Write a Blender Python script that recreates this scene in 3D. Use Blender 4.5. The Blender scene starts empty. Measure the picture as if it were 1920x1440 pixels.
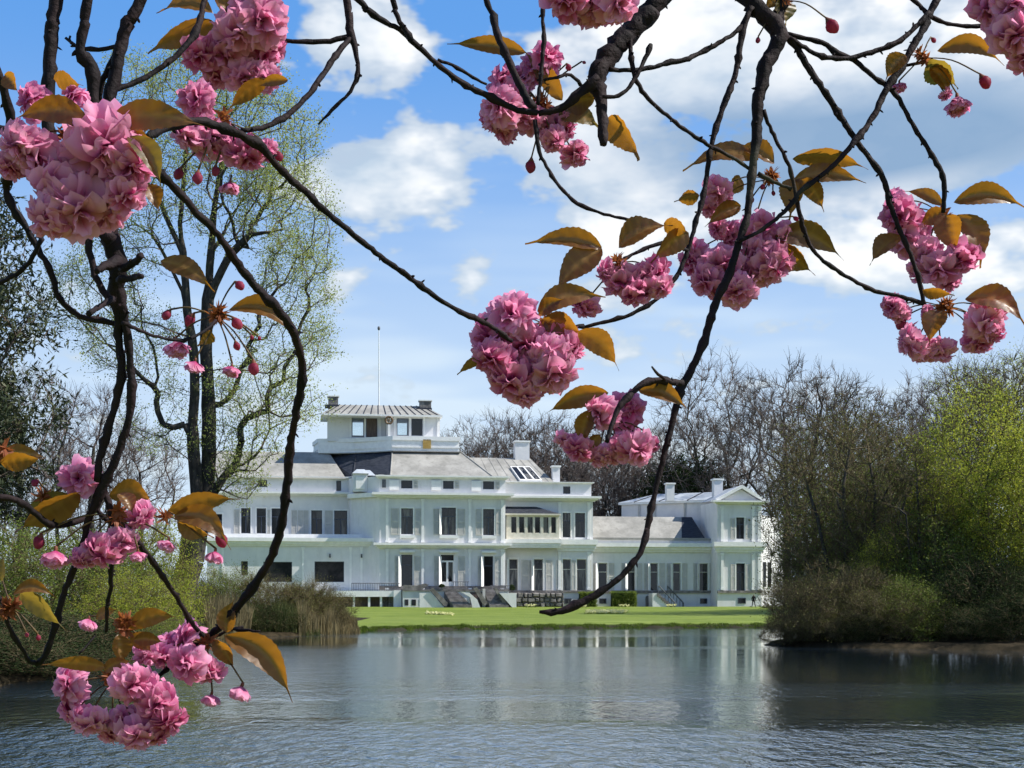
import bpy, bmesh, math, random
import numpy as np
from mathutils import Vector, Matrix, noise as mnoise

S = bpy.context.scene
COL = S.collection
F = 2800.0          # focal length in photograph pixels (1920 wide)
EYE = 2.4           # eye height above the lake surface
HY = 1123.0         # horizon row of the photograph
R = math.radians

# ------------------------------------------------------------------ camera
cam_d = bpy.data.cameras.new('camera')
cam = bpy.data.objects.new('camera', cam_d)
COL.objects.link(cam)
cam.location = (0, 0, EYE)
cam.rotation_euler = (R(90), 0, 0)
cam_d.sensor_width = 36.0
cam_d.lens = F / 1920 * 36
cam_d.shift_y = (HY - 720) / 1920
cam_d.clip_start = 0.05
cam_d.clip_end = 6000
S.camera = cam

# ------------------------------------------------------------------ render look
S.view_settings.view_transform = 'Standard'
S.view_settings.look = 'None'
S.view_settings.gamma = 1
S.view_settings.exposure = 0.5
S.view_settings.use_curve_mapping = False
S.cycles.use_denoising = True
S.cycles.use_adaptive_sampling = True
S.cycles.adaptive_threshold = 0.02
S.cycles.max_bounces = 4
S.cycles.diffuse_bounces = 2
S.cycles.glossy_bounces = 2
S.cycles.transmission_bounces = 3
S.cycles.transparent_max_bounces = 5
S.cycles.sample_clamp_indirect = 6
S.cycles.caustics_reflective = False
S.cycles.caustics_refractive = False

# ------------------------------------------------------------------ sun
SUN_EL, SUN_FRONT = 46.0, 5.0      # elevation; degrees the sun stands on the camera's side of the facade plane
se, sa = R(SUN_EL), R(SUN_FRONT)
SUN_DIR = Vector((math.cos(se) * math.cos(sa), -math.cos(se) * math.sin(sa), math.sin(se)))
sun_d = bpy.data.lights.new('sun', 'SUN')
sun_d.energy = 5.0
sun_d.angle = R(0.5)
sun_d.color = (1.0, 0.95, 0.87)
sun = bpy.data.objects.new('sun', sun_d)
COL.objects.link(sun)
sun.rotation_euler = (-SUN_DIR).to_track_quat('-Z', 'Y').to_euler()
sun.location = SUN_DIR * 300

# ------------------------------------------------------------------ tiny node language
class N:
    """wraps a node socket so that arithmetic writes nodes"""
    def __init__(s, nt, sock): s.nt, s.k = nt, sock
    def _m(s, op, o=None, clamp=False):
        n = s.nt.nodes.new('ShaderNodeMath'); n.operation = op; n.use_clamp = clamp
        put(s.nt, s, n.inputs[0])
        if o is not None: put(s.nt, o, n.inputs[1])
        return N(s.nt, n.outputs[0])
    def __add__(s, o): return s._m('ADD', o)
    __radd__ = __add__
    def __mul__(s, o): return s._m('MULTIPLY', o)
    __rmul__ = __mul__
    def __sub__(s, o): return s._m('SUBTRACT', o)
    def __rsub__(s, o): return (s * -1.0) + o
    def __truediv__(s, o): return s._m('DIVIDE', o)
    def __pow__(s, o): return s._m('POWER', o)
    def mx(s, o): return s._m('MAXIMUM', o)
    def mn(s, o): return s._m('MINIMUM', o)
    def exp(s): return s._m('EXPONENT')
    def abs(s): return s._m('ABSOLUTE')
    def sat(s):
        return s._m('ADD', 0.0, True)
    def step(s, a, b):                      # smoothstep a..b -> 0..1
        n = s.nt.nodes.new('ShaderNodeMapRange'); n.interpolation_type = 'SMOOTHSTEP'
        put(s.nt, s, n.inputs[0]); n.inputs[1].default_value = a; n.inputs[2].default_value = b
        return N(s.nt, n.outputs[0])
def put(nt, v, sock):
    if isinstance(v, N): nt.links.new(v.k, sock)
    else: sock.default_value = v
def vec(nt, x, y, z):
    n = nt.nodes.new('ShaderNodeCombineXYZ')
    for i, v in enumerate((x, y, z)): put(nt, v, n.inputs[i])
    return N(nt, n.outputs[0])
def xyz(nt, v):
    n = nt.nodes.new('ShaderNodeSeparateXYZ'); nt.links.new(v.k, n.inputs[0])
    return [N(nt, n.outputs[i]) for i in range(3)]
def noise(nt, v, scale, detail=4, rough=0.55, dist=0.0, out=0):
    n = nt.nodes.new('ShaderNodeTexNoise')
    if v is not None: nt.links.new(v.k, n.inputs['Vector'])
    n.inputs['Scale'].default_value = scale; n.inputs['Detail'].default_value = detail
    n.inputs['Roughness'].default_value = rough; n.inputs['Distortion'].default_value = dist
    return N(nt, n.outputs[out])
def mix(nt, f, a, b):
    n = nt.nodes.new('ShaderNodeMix'); n.data_type = 'RGBA'; n.clamp_factor = True
    put(nt, f, n.inputs[0])
    for v, i in ((a, 6), (b, 7)):
        if isinstance(v, N): nt.links.new(v.k, n.inputs[i])
        else: n.inputs[i].default_value = (*v, 1) if len(v) == 3 else v
    return N(nt, n.outputs[2])
def texco(nt, which='Object'):
    return N(nt, nt.nodes.new('ShaderNodeTexCoord').outputs[which])
def mapped(nt, v, sc):
    n = nt.nodes.new('ShaderNodeVectorMath'); n.operation = 'MULTIPLY'
    nt.links.new(v.k, n.inputs[0]); n.inputs[1].default_value = sc
    return N(nt, n.outputs[0])

# ------------------------------------------------------------------ sky and clouds
W = bpy.data.worlds.new('World'); S.world = W; W.use_nodes = True
nt = W.node_tree; nt.nodes.clear()
sky = nt.nodes.new('ShaderNodeTexSky'); sky.sky_type = 'NISHITA'; sky.sun_disc = False
sky.sun_elevation = se
sky.sun_rotation = math.atan2(SUN_DIR.x, SUN_DIR.y)
sky.air_density = 1.0; sky.dust_density = 0.6; sky.ozone_density = 1.6; sky.altitude = 0
SKY = N(nt, sky.outputs[0])
d = texco(nt, 'Generated')
dx, dy, dz = xyz(nt, d)
# cumulus fields: long flat patches seen edge-on near the horizon, rounder ones above
def vmath(op, a, b=None, c=None):
    n = nt.nodes.new('ShaderNodeVectorMath'); n.operation = op
    for i, v in enumerate((a, b, c)):
        if v is None: continue
        if isinstance(v, N): nt.links.new(v.k, n.inputs[i])
        else: n.inputs[i].default_value = v
    return N(nt, n.outputs['Value' if op == 'DOT_PRODUCT' else 'Vector'])
dm = vmath('MULTIPLY', d, (1, 1, 1.9))
base = noise(nt, dm, 5.0, 4, 0.58, 0.3)
fine = noise(nt, dm, 14.0, 4, 0.62)
wisp = noise(nt, vmath('MULTIPLY', d, (1, 1, 6)), 6.0, 2, 0.62)
def blobs(lst, acc):
    """soft elliptical swellings of the cloud cover, (x, y, width, height, amount)"""
    for px_, py_, w, h, amp in lst:
        c = Vector(((px_ - 960) / F, 1, (HY - py_) / F)).normalized()
        k = (2 * F / w, 2.0, 2 * F / h)
        q = vmath('MULTIPLY_ADD', d, k, (-c.x * k[0], -c.y * k[1], -c.z * k[2]))
        g = vmath('DOT_PRODUCT', q, q)
        e = nt.nodes.new('ShaderNodeMath'); e.operation = 'POWER'; e.inputs[0].default_value = 0.3679; nt.links.new(g.k, e.inputs[1])
        m = nt.nodes.new('ShaderNodeMath'); m.operation = 'MULTIPLY_ADD'; nt.links.new(e.outputs[0], m.inputs[0]); m.inputs[1].default_value = amp
        put(nt, acc, m.inputs[2]); acc = N(nt, m.outputs[0])
    return acc
low = (1.0 - dz.step(0.06, 0.34))
dens = (base - 0.5) * 1.5 + (fine - 0.5) * 1.15 - 0.04 - dz.step(0.36, 0.6) * 0.05  # cover thinned above the view so the water mirrors more blue
dens = blobs([(725, 335, 330, 170, .46), (560, 370, 260, 120, .28), (690, 60, 230, 190, .42), (1080, 300, 420, 150, .36), (1240, 420, 360, 90, .24),
          (1650, 60, 760, 190, .38), (1300, 120, 330, 220, .24), (1640, 275, 640, 140, .62), (1640, 470, 560, 110, .27), (900, 505, 110, 90, .30), (630, 545, 110, 70, .24),
          (80, 590, 300, 170, .3), (1150, 640, 700, 90, .10),
          (90, 90, 420, 300, -.42), (820, 40, 170, 170, -.30), (560, 210, 190, 90, -.26), (800, 200, 200, 70, -.20), (1250, 250, 260, 100, -.16), (1700, 400, 420, 50, -.12)], dens)
cover = dens.step(0.06, 0.19)
thick = dens.step(0.08, 0.45)
# brighter on the sun's side, grey towards the flat bases
base2 = noise(nt, vmath('MULTIPLY_ADD', d, (1, 1, 1.9), (0.032, 0, 0.055)), 5.0, 2, 0.58)
shade = ((base - base2) * 3.2 + (fine - 0.5) * 1.9 + 0.62).sat()
greyb = blobs([(1660, 262, 760, 150, 1.35), (1450, 330, 300, 90, .6), (1800, 150, 200, 70, .3), (1330, 230, 260, 90, .35)], 0.0).sat()
lit = mix(nt, shade, (4.5, 5.7, 7.0), (9.9, 9.9, 9.8))
lit = mix(nt, thick, mix(nt, 0.5, SKY, (7.4, 8.4, 9.4)), lit)
lit = mix(nt, greyb * (0.75 + fine * 0.5), lit, (2.5, 3.8, 5.6))
# pale air near the horizon
veil = ((1.0 - dz.step(0.05, 0.37)) * 0.92 + (wisp - 0.42).step(0.0, 0.30) * 0.38 * low).sat()
air = mix(nt, veil, mix(nt, 0.72, SKY, (1.05, 3.6, 8.8)), (6.2, 7.5, 8.8))
# unseen sky overhead is set deeper blue and greyer to cut the fill light
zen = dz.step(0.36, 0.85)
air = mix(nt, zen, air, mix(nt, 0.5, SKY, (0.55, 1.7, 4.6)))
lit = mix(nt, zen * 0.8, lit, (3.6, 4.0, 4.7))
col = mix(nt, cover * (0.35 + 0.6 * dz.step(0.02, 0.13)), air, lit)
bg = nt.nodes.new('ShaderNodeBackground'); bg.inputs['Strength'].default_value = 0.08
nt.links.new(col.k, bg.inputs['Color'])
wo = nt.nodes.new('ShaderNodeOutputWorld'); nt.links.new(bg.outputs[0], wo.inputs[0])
W.cycles.sampling_method = 'MANUAL'; W.cycles.sample_map_resolution = 256

# ------------------------------------------------------------------ object helpers
def px(x, y, Y):
    """point seen at photograph pixel x,y when it stands Y metres away"""
    return Vector(((x - 960) * Y / F, Y, EYE - (y - HY) * Y / F))
def PX(x, Y): return (x - 960) * Y / F
def PZ(y, Y): return EYE - (y - HY) * Y / F

def empty(name, loc, label, cat, group=None, rz=0.0):
    o = bpy.data.objects.new(name, None)
    o.empty_display_size = 0.3
    COL.objects.link(o); o.location = loc; o.rotation_euler = (0, 0, rz)
    o['label'] = label; o['category'] = cat
    if group: o['group'] = group
    return o
def wmat(o):
    return o.matrix_basis.copy() if o.parent is None else wmat(o.parent) @ o.matrix_parent_inverse @ o.matrix_basis
def adopt(o, parent):
    """parent o, whose mesh is in world coordinates, to a thing that stands elsewhere"""
    o.parent = parent
    o.matrix_parent_inverse = wmat(parent).inverted()
def link_mesh(name, me, parent=None, loc=None):
    o = bpy.data.objects.new(name, me); COL.objects.link(o)
    if loc is not None: o.location = loc
    if parent is not None: adopt(o, parent)
    return o
def np_mesh(name, V, Q=None, T=None, mats=(), qm=None, tm=None, smooth=False, attr=None):
    """mesh from numpy arrays of verts, quads and triangles"""
    me = bpy.data.meshes.new(name)
    V = np.asarray(V, dtype=np.float32).reshape(-1, 3)
    Q = np.zeros((0, 4), np.int32) if Q is None else np.asarray(Q, np.int32).reshape(-1, 4)
    T = np.zeros((0, 3), np.int32) if T is None else np.asarray(T, np.int32).reshape(-1, 3)
    me.vertices.add(len(V)); me.vertices.foreach_set('co', V.ravel())
    nl = Q.size + T.size
    me.loops.add(nl); me.loops.foreach_set('vertex_index', np.concatenate([Q.ravel(), T.ravel()]).astype(np.int32))
    me.polygons.add(len(Q) + len(T))
    st = np.concatenate([np.arange(len(Q)) * 4, Q.size + np.arange(len(T)) * 3]).astype(np.int32)
    me.polygons.foreach_set('loop_start', st)
    for m in mats: me.materials.append(m)
    if qm is not None or tm is not None:
        a = np.zeros(len(Q), np.int32) if qm is None else np.asarray(qm, np.int32)
        b = np.zeros(len(T), np.int32) if tm is None else np.asarray(tm, np.int32)
        me.polygons.foreach_set('material_index', np.concatenate([a, b]).astype(np.int32))
    me.update(calc_edges=True)
    me.polygons.foreach_set('use_smooth', np.full(len(Q) + len(T), bool(smooth)))
    if attr is not None:
        at = me.attributes.new('tone', 'FLOAT', 'POINT'); at.data.foreach_set('value', np.asarray(attr, np.float32))
    return me

class MB:
    """collects boxes, prisms and bars, then links them as one mesh object"""
    def __init__(s): s.v, s.f = [], []
    def poly(s, pts, faces):
        b = len(s.v); s.v += [tuple(p) for p in pts]; s.f += [tuple(b + i for i in f) for f in faces]; return s
    def box(s, x0, x1, y0, y1, z0, z1):
        return s.poly([(x0,y0,z0),(x1,y0,z0),(x1,y1,z0),(x0,y1,z0),(x0,y0,z1),(x1,y0,z1),(x1,y1,z1),(x0,y1,z1)],
                      [(0,3,2,1),(4,5,6,7),(0,1,5,4),(1,2,6,5),(2,3,7,6),(3,0,4,7)])
    def frustum(s, b, t, z0, z1):
        """b,t = (x0,x1,y0,y1) at bottom and top"""
        P = [(b[0],b[2],z0),(b[1],b[2],z0),(b[1],b[3],z0),(b[0],b[3],z0),(t[0],t[2],z1),(t[1],t[2],z1),(t[1],t[3],z1),(t[0],t[3],z1)]
        return s.poly(P, [(0,3,2,1),(4,5,6,7),(0,1,5,4),(1,2,6,5),(2,3,7,6),(3,0,4,7)])
    def prism(s, pts, z0, z1):
        """vertical prism over a counter-clockwise plan polygon"""
        n = len(pts)
        P = [(x, y, z0) for x, y in pts] + [(x, y, z1) for x, y in pts]
        Fs = [tuple(range(n - 1, -1, -1)), tuple(range(n, 2 * n))] + [(i, (i + 1) % n, n + (i + 1) % n, n + i) for i in range(n)]
        return s.poly(P, Fs)
    def xprism(s, pts, y0, y1):
        """prism along y over an x,z outline (counter-clockwise seen from -y)"""
        n = len(pts)
        P = [(x, y0, z) for x, z in pts] + [(x, y1, z) for x, z in pts]
        Fs = [tuple(range(n)), tuple(range(2 * n - 1, n - 1, -1))] + [((i + 1) % n, i, n + i, n + (i + 1) % n) for i in range(n)]
        return s.poly(P, Fs)
    def bar(s, a, b, r, n=6, r2=None):
        a, b = Vector(a), Vector(b); r2 = r if r2 is None else r2
        d = (b - a).normalized(); u = d.orthogonal().normalized(); w = d.cross(u)
        P = []
        for c, rr in ((a, r), (b, r2)):
            for i in range(n):
                t = 2 * math.pi * i / n
                P.append(c + (u * math.cos(t) + w * math.sin(t)) * rr)
        Fs = [(i, (i + 1) % n, n + (i + 1) % n, n + i) for i in range(n)] + [tuple(range(n - 1, -1, -1)), tuple(range(n, 2 * n))]
        return s.poly(P, Fs)
    def mesh(s, name, mat):
        me = bpy.data.meshes.new(name); me.from_pydata(s.v, [], s.f); me.materials.append(mat); me.update(); return me
    def build(s, name, mat, parent=None):
        return link_mesh(name, s.mesh(name, mat), parent)

# ------------------------------------------------------------------ materials
def new_mat(name):
    m = bpy.data.materials.new(name); m.use_nodes = True
    t = m.node_tree; t.nodes.clear()
    o = t.nodes.new('ShaderNodeOutputMaterial')
    return m, t, o
def principled(t, o, color, rough=0.7, spec=0.3, metal=0.0):
    p = t.nodes.new('ShaderNodeBsdfPrincipled')
    if isinstance(color, N): t.links.new(color.k, p.inputs['Base Color'])
    else: p.inputs['Base Color'].default_value = (*color, 1)
    put(t, rough, p.inputs['Roughness']); p.inputs['Specular IOR Level'].default_value = spec; p.inputs['Metallic'].default_value = metal
    t.links.new(p.outputs[0], o.inputs[0])
    return p
def bump(t, p, h, strength=0.4, dist=0.02):
    b = t.nodes.new('ShaderNodeBump'); b.inputs['Strength'].default_value = strength; b.inputs['Distance'].default_value = dist
    t.links.new(h.k, b.inputs['Height']); t.links.new(b.outputs[0], p.inputs['Normal'])
def mat_noise(name, c0, c1, scale=3.0, rough=0.75, sc=(1, 1, 1), bumpd=0.0, spec=0.25, detail=5, lo=0.35, hi=0.68, metal=0.0):
    m, t, o = new_mat(name)
    co = mapped(t, texco(t), sc)
    n = noise(t, co, scale, detail, 0.6)
    p = principled(t, o, mix(t, n.step(lo, hi), c0, c1), rough, spec, metal)
    if bumpd: bump(t, p, noise(t, co, scale * 2.3, 4, 0.6), 0.6, bumpd)
    return m
def mat_leaf(name, c0, c1, trans=0.35, rough=0.55, tcol=None, spec=0.25, scale=0.5):
    """leaf: light passes through it; colour drifts from clump to clump"""
    m, t, o = new_mat(name)
    rnd = N(t, t.nodes.new('ShaderNodeAttribute').outputs['Fac']); rnd.k.node.attribute_name = 'tone'
    n = noise(t, texco(t), scale, 2, 0.5)
    f = (rnd * 0.75 + n.step(0.3, 0.7) * 0.35).sat()
    c = mix(t, f, c0, c1)
    p = t.nodes.new('ShaderNodeBsdfPrincipled'); t.links.new(c.k, p.inputs['Base Color'])
    p.inputs['Roughness'].default_value = rough; p.inputs['Specular IOR Level'].default_value = spec
    tr = t.nodes.new('ShaderNodeBsdfTranslucent')
    cc = mix(t, 0.5, c, tcol) if tcol else c
    t.links.new(cc.k, tr.inputs[0])
    ms = t.nodes.new('ShaderNodeMixShader'); ms.inputs[0].default_value = trans
    t.links.new(p.outputs[0], ms.inputs[1]); t.links.new(tr.outputs[0], ms.inputs[2]); t.links.new(ms.outputs[0], o.inputs[0])
    return m

# ================================================================== ground and lake
LAKE = [(-90, 4.2), (60, 4.2), (95, 20), (60, 44), (38, 57), (23, 68.5), (17.6, 72), (13.6, 75.5), (13.4, 79), (15.5, 84), (18.5, 94), (21.5, 108), (24, 124.6),
        (16, 123.6), (10.5, 122), (4, 120), (-2, 118.2), (-7, 115.5), (-10.4, 111), (-11.6, 104), (-13.4, 98), (-16, 94.5), (-17.2, 88), (-17, 80), (-15.6, 66), (-14.6, 54), (-13.9, 46), (-14.2, 41), (-19, 33), (-45, 22), (-90, 14)]
LP = np.array(LAKE)
def lake_dist(X, Y):
    """signed distance to the shore, positive on land"""
    A = LP; B = np.roll(LP, -1, 0)
    best = np.full(X.shape, 1e9); inside = np.zeros(X.shape, bool)
    for (ax, ay), (bx, by) in zip(A, B):
        vx, vy = bx - ax, by - ay
        t = np.clip(((X - ax) * vx + (Y - ay) * vy) / (vx * vx + vy * vy), 0, 1)
        best = np.minimum(best, np.hypot(X - ax - t * vx, Y - ay - t * vy))
        c = ((ay > Y) != (by > Y)) & (X < vx * (Y - ay) / (vy + 1e-12) + ax)
        inside ^= c
    return np.where(inside, -best, best)
def sst(x, a, b):
    t = np.clip((x - a) / (b - a), 0, 1); return t * t * (3 - 2 * t)
def ground_z(X, Y):
    X = np.asarray(X, float); Y = np.asarray(Y, float)
    D = lake_dist(X, Y) + 0.35 * np.sin(X * 0.9) * np.sin(Y * 0.7 + 1) + 0.2 * np.sin(X * 2.3 + Y * 1.9)
    z = np.where(D < 0, np.maximum(-1.2, D * 0.8), 0.0) + 0.26 * sst(D, -0.1, 0.55) + 0.24 * sst(D, 0.5, 6) + 0.86 * sst(D, 6, 76)
    return z + 0.03 * np.sin(X * 0.31 + 1) * np.cos(Y * 0.23) * sst(D, 1, 6)
def gz(x, y): return float(ground_z(np.array([x]), np.array([y]))[0])

def axis(parts):
    out = [parts[0][0]]
    for a, b, s in parts:
        n = max(1, int(round((b - a) / s))); out += list(a + (b - a) * (np.arange(n) + 1) / n)
    return np.array(out)
gx = axis([(-1500, -300, 150), (-300, -60, 12), (-60, -30, 1.5), (-30, 45, 0.6), (45, 80, 2), (80, 300, 12), (300, 1500, 150)])
gy = axis([(-120, -10, 10), (-10, 15, 0.8), (15, 130, 0.6), (130, 225, 2.5), (225, 400, 20), (400, 3000, 200)])
GX, GY = np.meshgrid(gx, gy)
GZ = ground_z(GX, GY)
nx_, ny_ = len(gx), len(gy)
idx = np.arange(nx_ * ny_).reshape(ny_, nx_)
Q = np.stack([idx[:-1, :-1], idx[:-1, 1:], idx[1:, 1:], idx[1:, :-1]], -1).reshape(-1, 4)
cx = (GX[:-1, :-1] + GX[1:, 1:]).ravel() / 2; cy = (GY[:-1, :-1] + GY[1:, 1:]).ravel() / 2
wood = ((cx > 24.5) & (cy < 140)) | ((cx > 13) & (cy < 118) & (cy > 45)) | ((cx < -13) & (cy < 140) & (cy > 10)) | (cy > 225)

m_lawn, t, o = new_mat('lawn_grass')
co = texco(t)
n1 = noise(t, co, 0.35, 5, 0.65); n2 = noise(t, mapped(t, co, (0.5, 1, 1)), 6, 4, 0.7); n3 = noise(t, mapped(t, co, (0.25, 1.0, 1)), 0.6, 4, 0.6)
c = mix(t, n1.step(0.35, 0.65), (0.125, 0.175, 0.025), (0.185, 0.235, 0.037))
c = mix(t, n3.step(0.48, 0.66) * 0.9, c, (0.25, 0.30, 0.07))
c = mix(t, n2.step(0.3, 0.75) * 0.6, c, (0.10, 0.155, 0.018))
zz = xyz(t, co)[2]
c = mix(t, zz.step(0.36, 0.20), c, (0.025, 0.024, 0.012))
p = principled(t, o, c, 0.8, 0.2); bump(t, p, n2, 0.8, 0.12)
m_wood = mat_noise('woodland_floor', (0.018, 0.015, 0.008), (0.05, 0.038, 0.022), 1.5, 0.95, bumpd=0.06, spec=0.1)
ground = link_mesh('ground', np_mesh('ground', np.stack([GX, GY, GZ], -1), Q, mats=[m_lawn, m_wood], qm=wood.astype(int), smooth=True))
ground['kind'] = 'structure'

m_water, t, o = new_mat('lake_water')
co = texco(t); wx, wy, wz = xyz(t, co)
warp = noise(t, mapped(t, co, (0.07, 0.10, 0)), 1.0, 4, 0.6)
yy = wy + (warp - 0.5) * 0.2 * wy
# wind catches the surface in long streaks; the calm lanes between them mirror the far bank
def lane(a, b, s): return yy.step(a - s, a + s) * (1.0 - yy.step(b - s, b + s))
right = wx.step(2, 9)
calm = lane(28.5, 35.5, 2.2) * 0.95 + lane(35.5, 44, 2.0) * 0.35 + lane(43, 72, 2.5) * right * 0.85 + lane(75, 95, 4) * 0.95 + lane(100, 130, 4) * 0.5
streak = noise(t, mapped(t, co, (0.06, 0.45, 0)), 1.0, 4, 0.65)
calm = (calm * 1.15 + (streak - 0.5) * 0.8).sat()
rip = 1.0 - calm
r1 = noise(t, mapped(t, co, (1.0, 0.42, 0)), 3.0, 3, 0.6, 0.3)
r2 = noise(t, mapped(t, co, (1.0, 0.8, 0)), 7.0, 2, 0.5)
r3 = noise(t, mapped(t, co, (0.5, 0.6, 0)), 1.1, 2, 0.5)
near = 1.0 - wy.step(22, 50)
h = (r1 * (near * 3.4 + 0.5) + r2 * 0.2 + r3 * 0.35) * (rip * 0.80 + 0.20)
p = principled(t, o, mix(t, noise(t, co, 0.05, 2), (0.022, 0.040, 0.058), (0.032, 0.052, 0.072)), rip * 0.10 + 0.060, 0.5)
p.inputs['IOR'].default_value = 1.333
bump(t, p, h, 1.0, 0.034)
p.inputs['Coat Weight'].default_value = 1.0; p.inputs['Coat IOR'].default_value = 1.333
put(t, rip * 0.10 + 0.060, p.inputs['Coat Roughness']); t.links.new(p.inputs['Normal'].links[0].from_socket, p.inputs['Coat Normal'])
V = [(-200, 2, 0), (200, 2, 0), (200, 190, 0), (-200, 190, 0)]
lake = link_mesh('lake', np_mesh('lake', V, [(0, 1, 2, 3)], mats=[m_water])); lake['kind'] = 'structure'

# ================================================================== palace
m_white, t, o = new_mat('white_stucco')
co = texco(t)
n = noise(t, co, 0.7, 6, 0.65); st = noise(t, mapped(t, co, (1.0, 1.0, 0.22)), 1.1, 4, 0.6)
c = mix(t, n.step(0.35, 0.7), (0.68, 0.68, 0.69), (0.755, 0.75, 0.745))
c = mix(t, st.step(0.50, 0.80) * 0.5, c, (0.52, 0.52, 0.49))
p = principled(t, o, c, 0.75, 0.25); bump(t, p, noise(t, co, 9, 3), 0.3, 0.01)
m_trim = mat_noise('white_painted_trim', (0.78, 0.78, 0.77), (0.86, 0.86, 0.84), 2.0, 0.6)
m_shut = mat_noise('pale_grey_shutter_paint', (0.52, 0.51, 0.47), (0.62, 0.60, 0.55), 1.5, 0.6)
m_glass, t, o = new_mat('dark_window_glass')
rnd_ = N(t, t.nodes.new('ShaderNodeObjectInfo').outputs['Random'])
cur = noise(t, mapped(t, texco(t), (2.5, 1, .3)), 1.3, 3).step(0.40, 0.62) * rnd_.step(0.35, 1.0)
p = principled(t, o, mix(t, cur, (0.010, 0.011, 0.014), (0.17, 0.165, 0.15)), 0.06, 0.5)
m_frame = mat_noise('dark_blue_frame_paint', (0.05, 0.06, 0.09), (0.09, 0.10, 0.13), 3, 0.5)
m_cream = mat_noise('cream_frame_paint', (0.62, 0.58, 0.48), (0.72, 0.68, 0.58), 2, 0.6)
m_inside = mat_noise('dim_interior', (0.012, 0.012, 0.014), (0.05, 0.045, 0.045), 0.6, 0.9)
m_lead, t, o = new_mat('weathered_zinc_roof')
co = texco(t)
n = noise(t, co, 0.35, 6, 0.7); st = noise(t, mapped(t, co, (1.6, 1.6, 0.15)), 1.0, 5, 0.65)
c = mix(t, n.step(0.3, 0.72), (0.23, 0.225, 0.205), (0.40, 0.39, 0.36)); c = mix(t, st.step(0.5, 0.75) * 0.6, c, (0.16, 0.155, 0.14))
p = principled(t, o, c, 0.6, 0.3); bump(t, p, st, 0.4, 0.03)
m_dark_roof = mat_noise('dark_roofing', (0.022, 0.026, 0.038), (0.05, 0.055, 0.07), 2.0, 0.6, sc=(1, 1, 3), bumpd=0.02)  # one even dark tone for side slopes, bay roof, seams and flashing
m_metal = mat_noise('blue_grey_roof_metal', (0.36, 0.40, 0.45), (0.48, 0.52, 0.56), 0.8, 0.5, sc=(1, .3, 1))
m_stone = mat_noise('grey_stone', (0.13, 0.12, 0.115), (0.27, 0.25, 0.235), 1.6, 0.85, bumpd=0.05)
m_iron = mat_noise('painted_iron', (0.08, 0.085, 0.10), (0.15, 0.155, 0.17), 4, 0.5)
m_amber = mat_noise('amber_panel', (0.36, 0.23, 0.06), (0.46, 0.31, 0.10), 2, 0.6)
m_brown = mat_noise('brown_curtain_and_shade', (0.09, 0.065, 0.055), (0.17, 0.13, 0.11), 2, 0.8, sc=(6, 1, 0.3))  # curtain brown; also the dark filling the stair recess and undercroft openings
m_clear, t, o = new_mat('clear_glass')
a_ = t.nodes.new('ShaderNodeBsdfTransparent'); a_.inputs[0].default_value = (0.93, 0.96, 0.97, 1)
b_ = t.nodes.new('ShaderNodeBsdfGlossy'); b_.inputs['Roughness'].default_value = 0.03
s_ = t.nodes.new('ShaderNodeMixShader'); s_.inputs[0].default_value = 0.06
t.links.new(a_.outputs[0], s_.inputs[1]); t.links.new(b_.outputs[0], s_.inputs[2]); t.links.new(s_.outputs[0], o.inputs[0])

PAL = empty('palace', (0, 200, 0), 'white stuccoed palace with shuttered windows and rooftop belvedere across the lake', 'palace')

def wall(x0, x1, yt, yb, Y, back, ops=(), mat=None, z0=None, name='wall', depth=0.3, backwall=True):
    """a storey: a front with real openings (pixel rectangles xa,xb,ya,yb), plus sides, back and top"""
    xs = sorted({PX(x0, Y), PX(x1, Y)} | {PX(q, Y) for op in ops for q in op[:2]})
    za = PZ(yb, Y) if z0 is None else z0
    zs = sorted({za, PZ(yt, Y)} | {PZ(q, Y) for op in ops for q in op[2:4]})
    rects = [(PX(a, Y), PX(b, Y), PZ(d_, Y), PZ(c_, Y)) for a, b, c_, d_ in ops]
    mb = MB()
    grid = [(x, Y, z) for z in zs for x in xs]; nx = len(xs); fs = []
    for j in range(len(zs) - 1):
        for i in range(nx - 1):
            mx_, mz = (xs[i] + xs[i + 1]) / 2, (zs[j] + zs[j + 1]) / 2
            if any(a < mx_ < b and c_ < mz < d_ for a, b, c_, d_ in rects): continue
            fs.append((j * nx + i, j * nx + i + 1, (j + 1) * nx + i + 1, (j + 1) * nx + i))
    mb.poly(grid, fs)
    for a, b, c_, d_ in rects:
        y1 = Y + depth
        mb.poly([(a, Y, c_), (b, Y, c_), (b, Y, d_), (a, Y, d_), (a, y1, c_), (b, y1, c_), (b, y1, d_), (a, y1, d_)],
                [(0, 1, 5, 4), (1, 2, 6, 5), (2, 3, 7, 6), (3, 0, 4, 7)])
    X0, X1, Z1 = xs[0], xs[-1], zs[-1]
    P = [(X0, Y, za), (X1, Y, za), (X1, back, za), (X0, back, za), (X0, Y, Z1), (X1, Y, Z1), (X1, back, Z1), (X0, back, Z1)]
    mb.poly(P, [(1, 2, 6, 5), (3, 0, 4, 7), (4, 5, 6, 7)] + ([(2, 3, 7, 6)] if backwall else []))
    return mb.build(name, mat or m_white, PAL)

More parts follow.
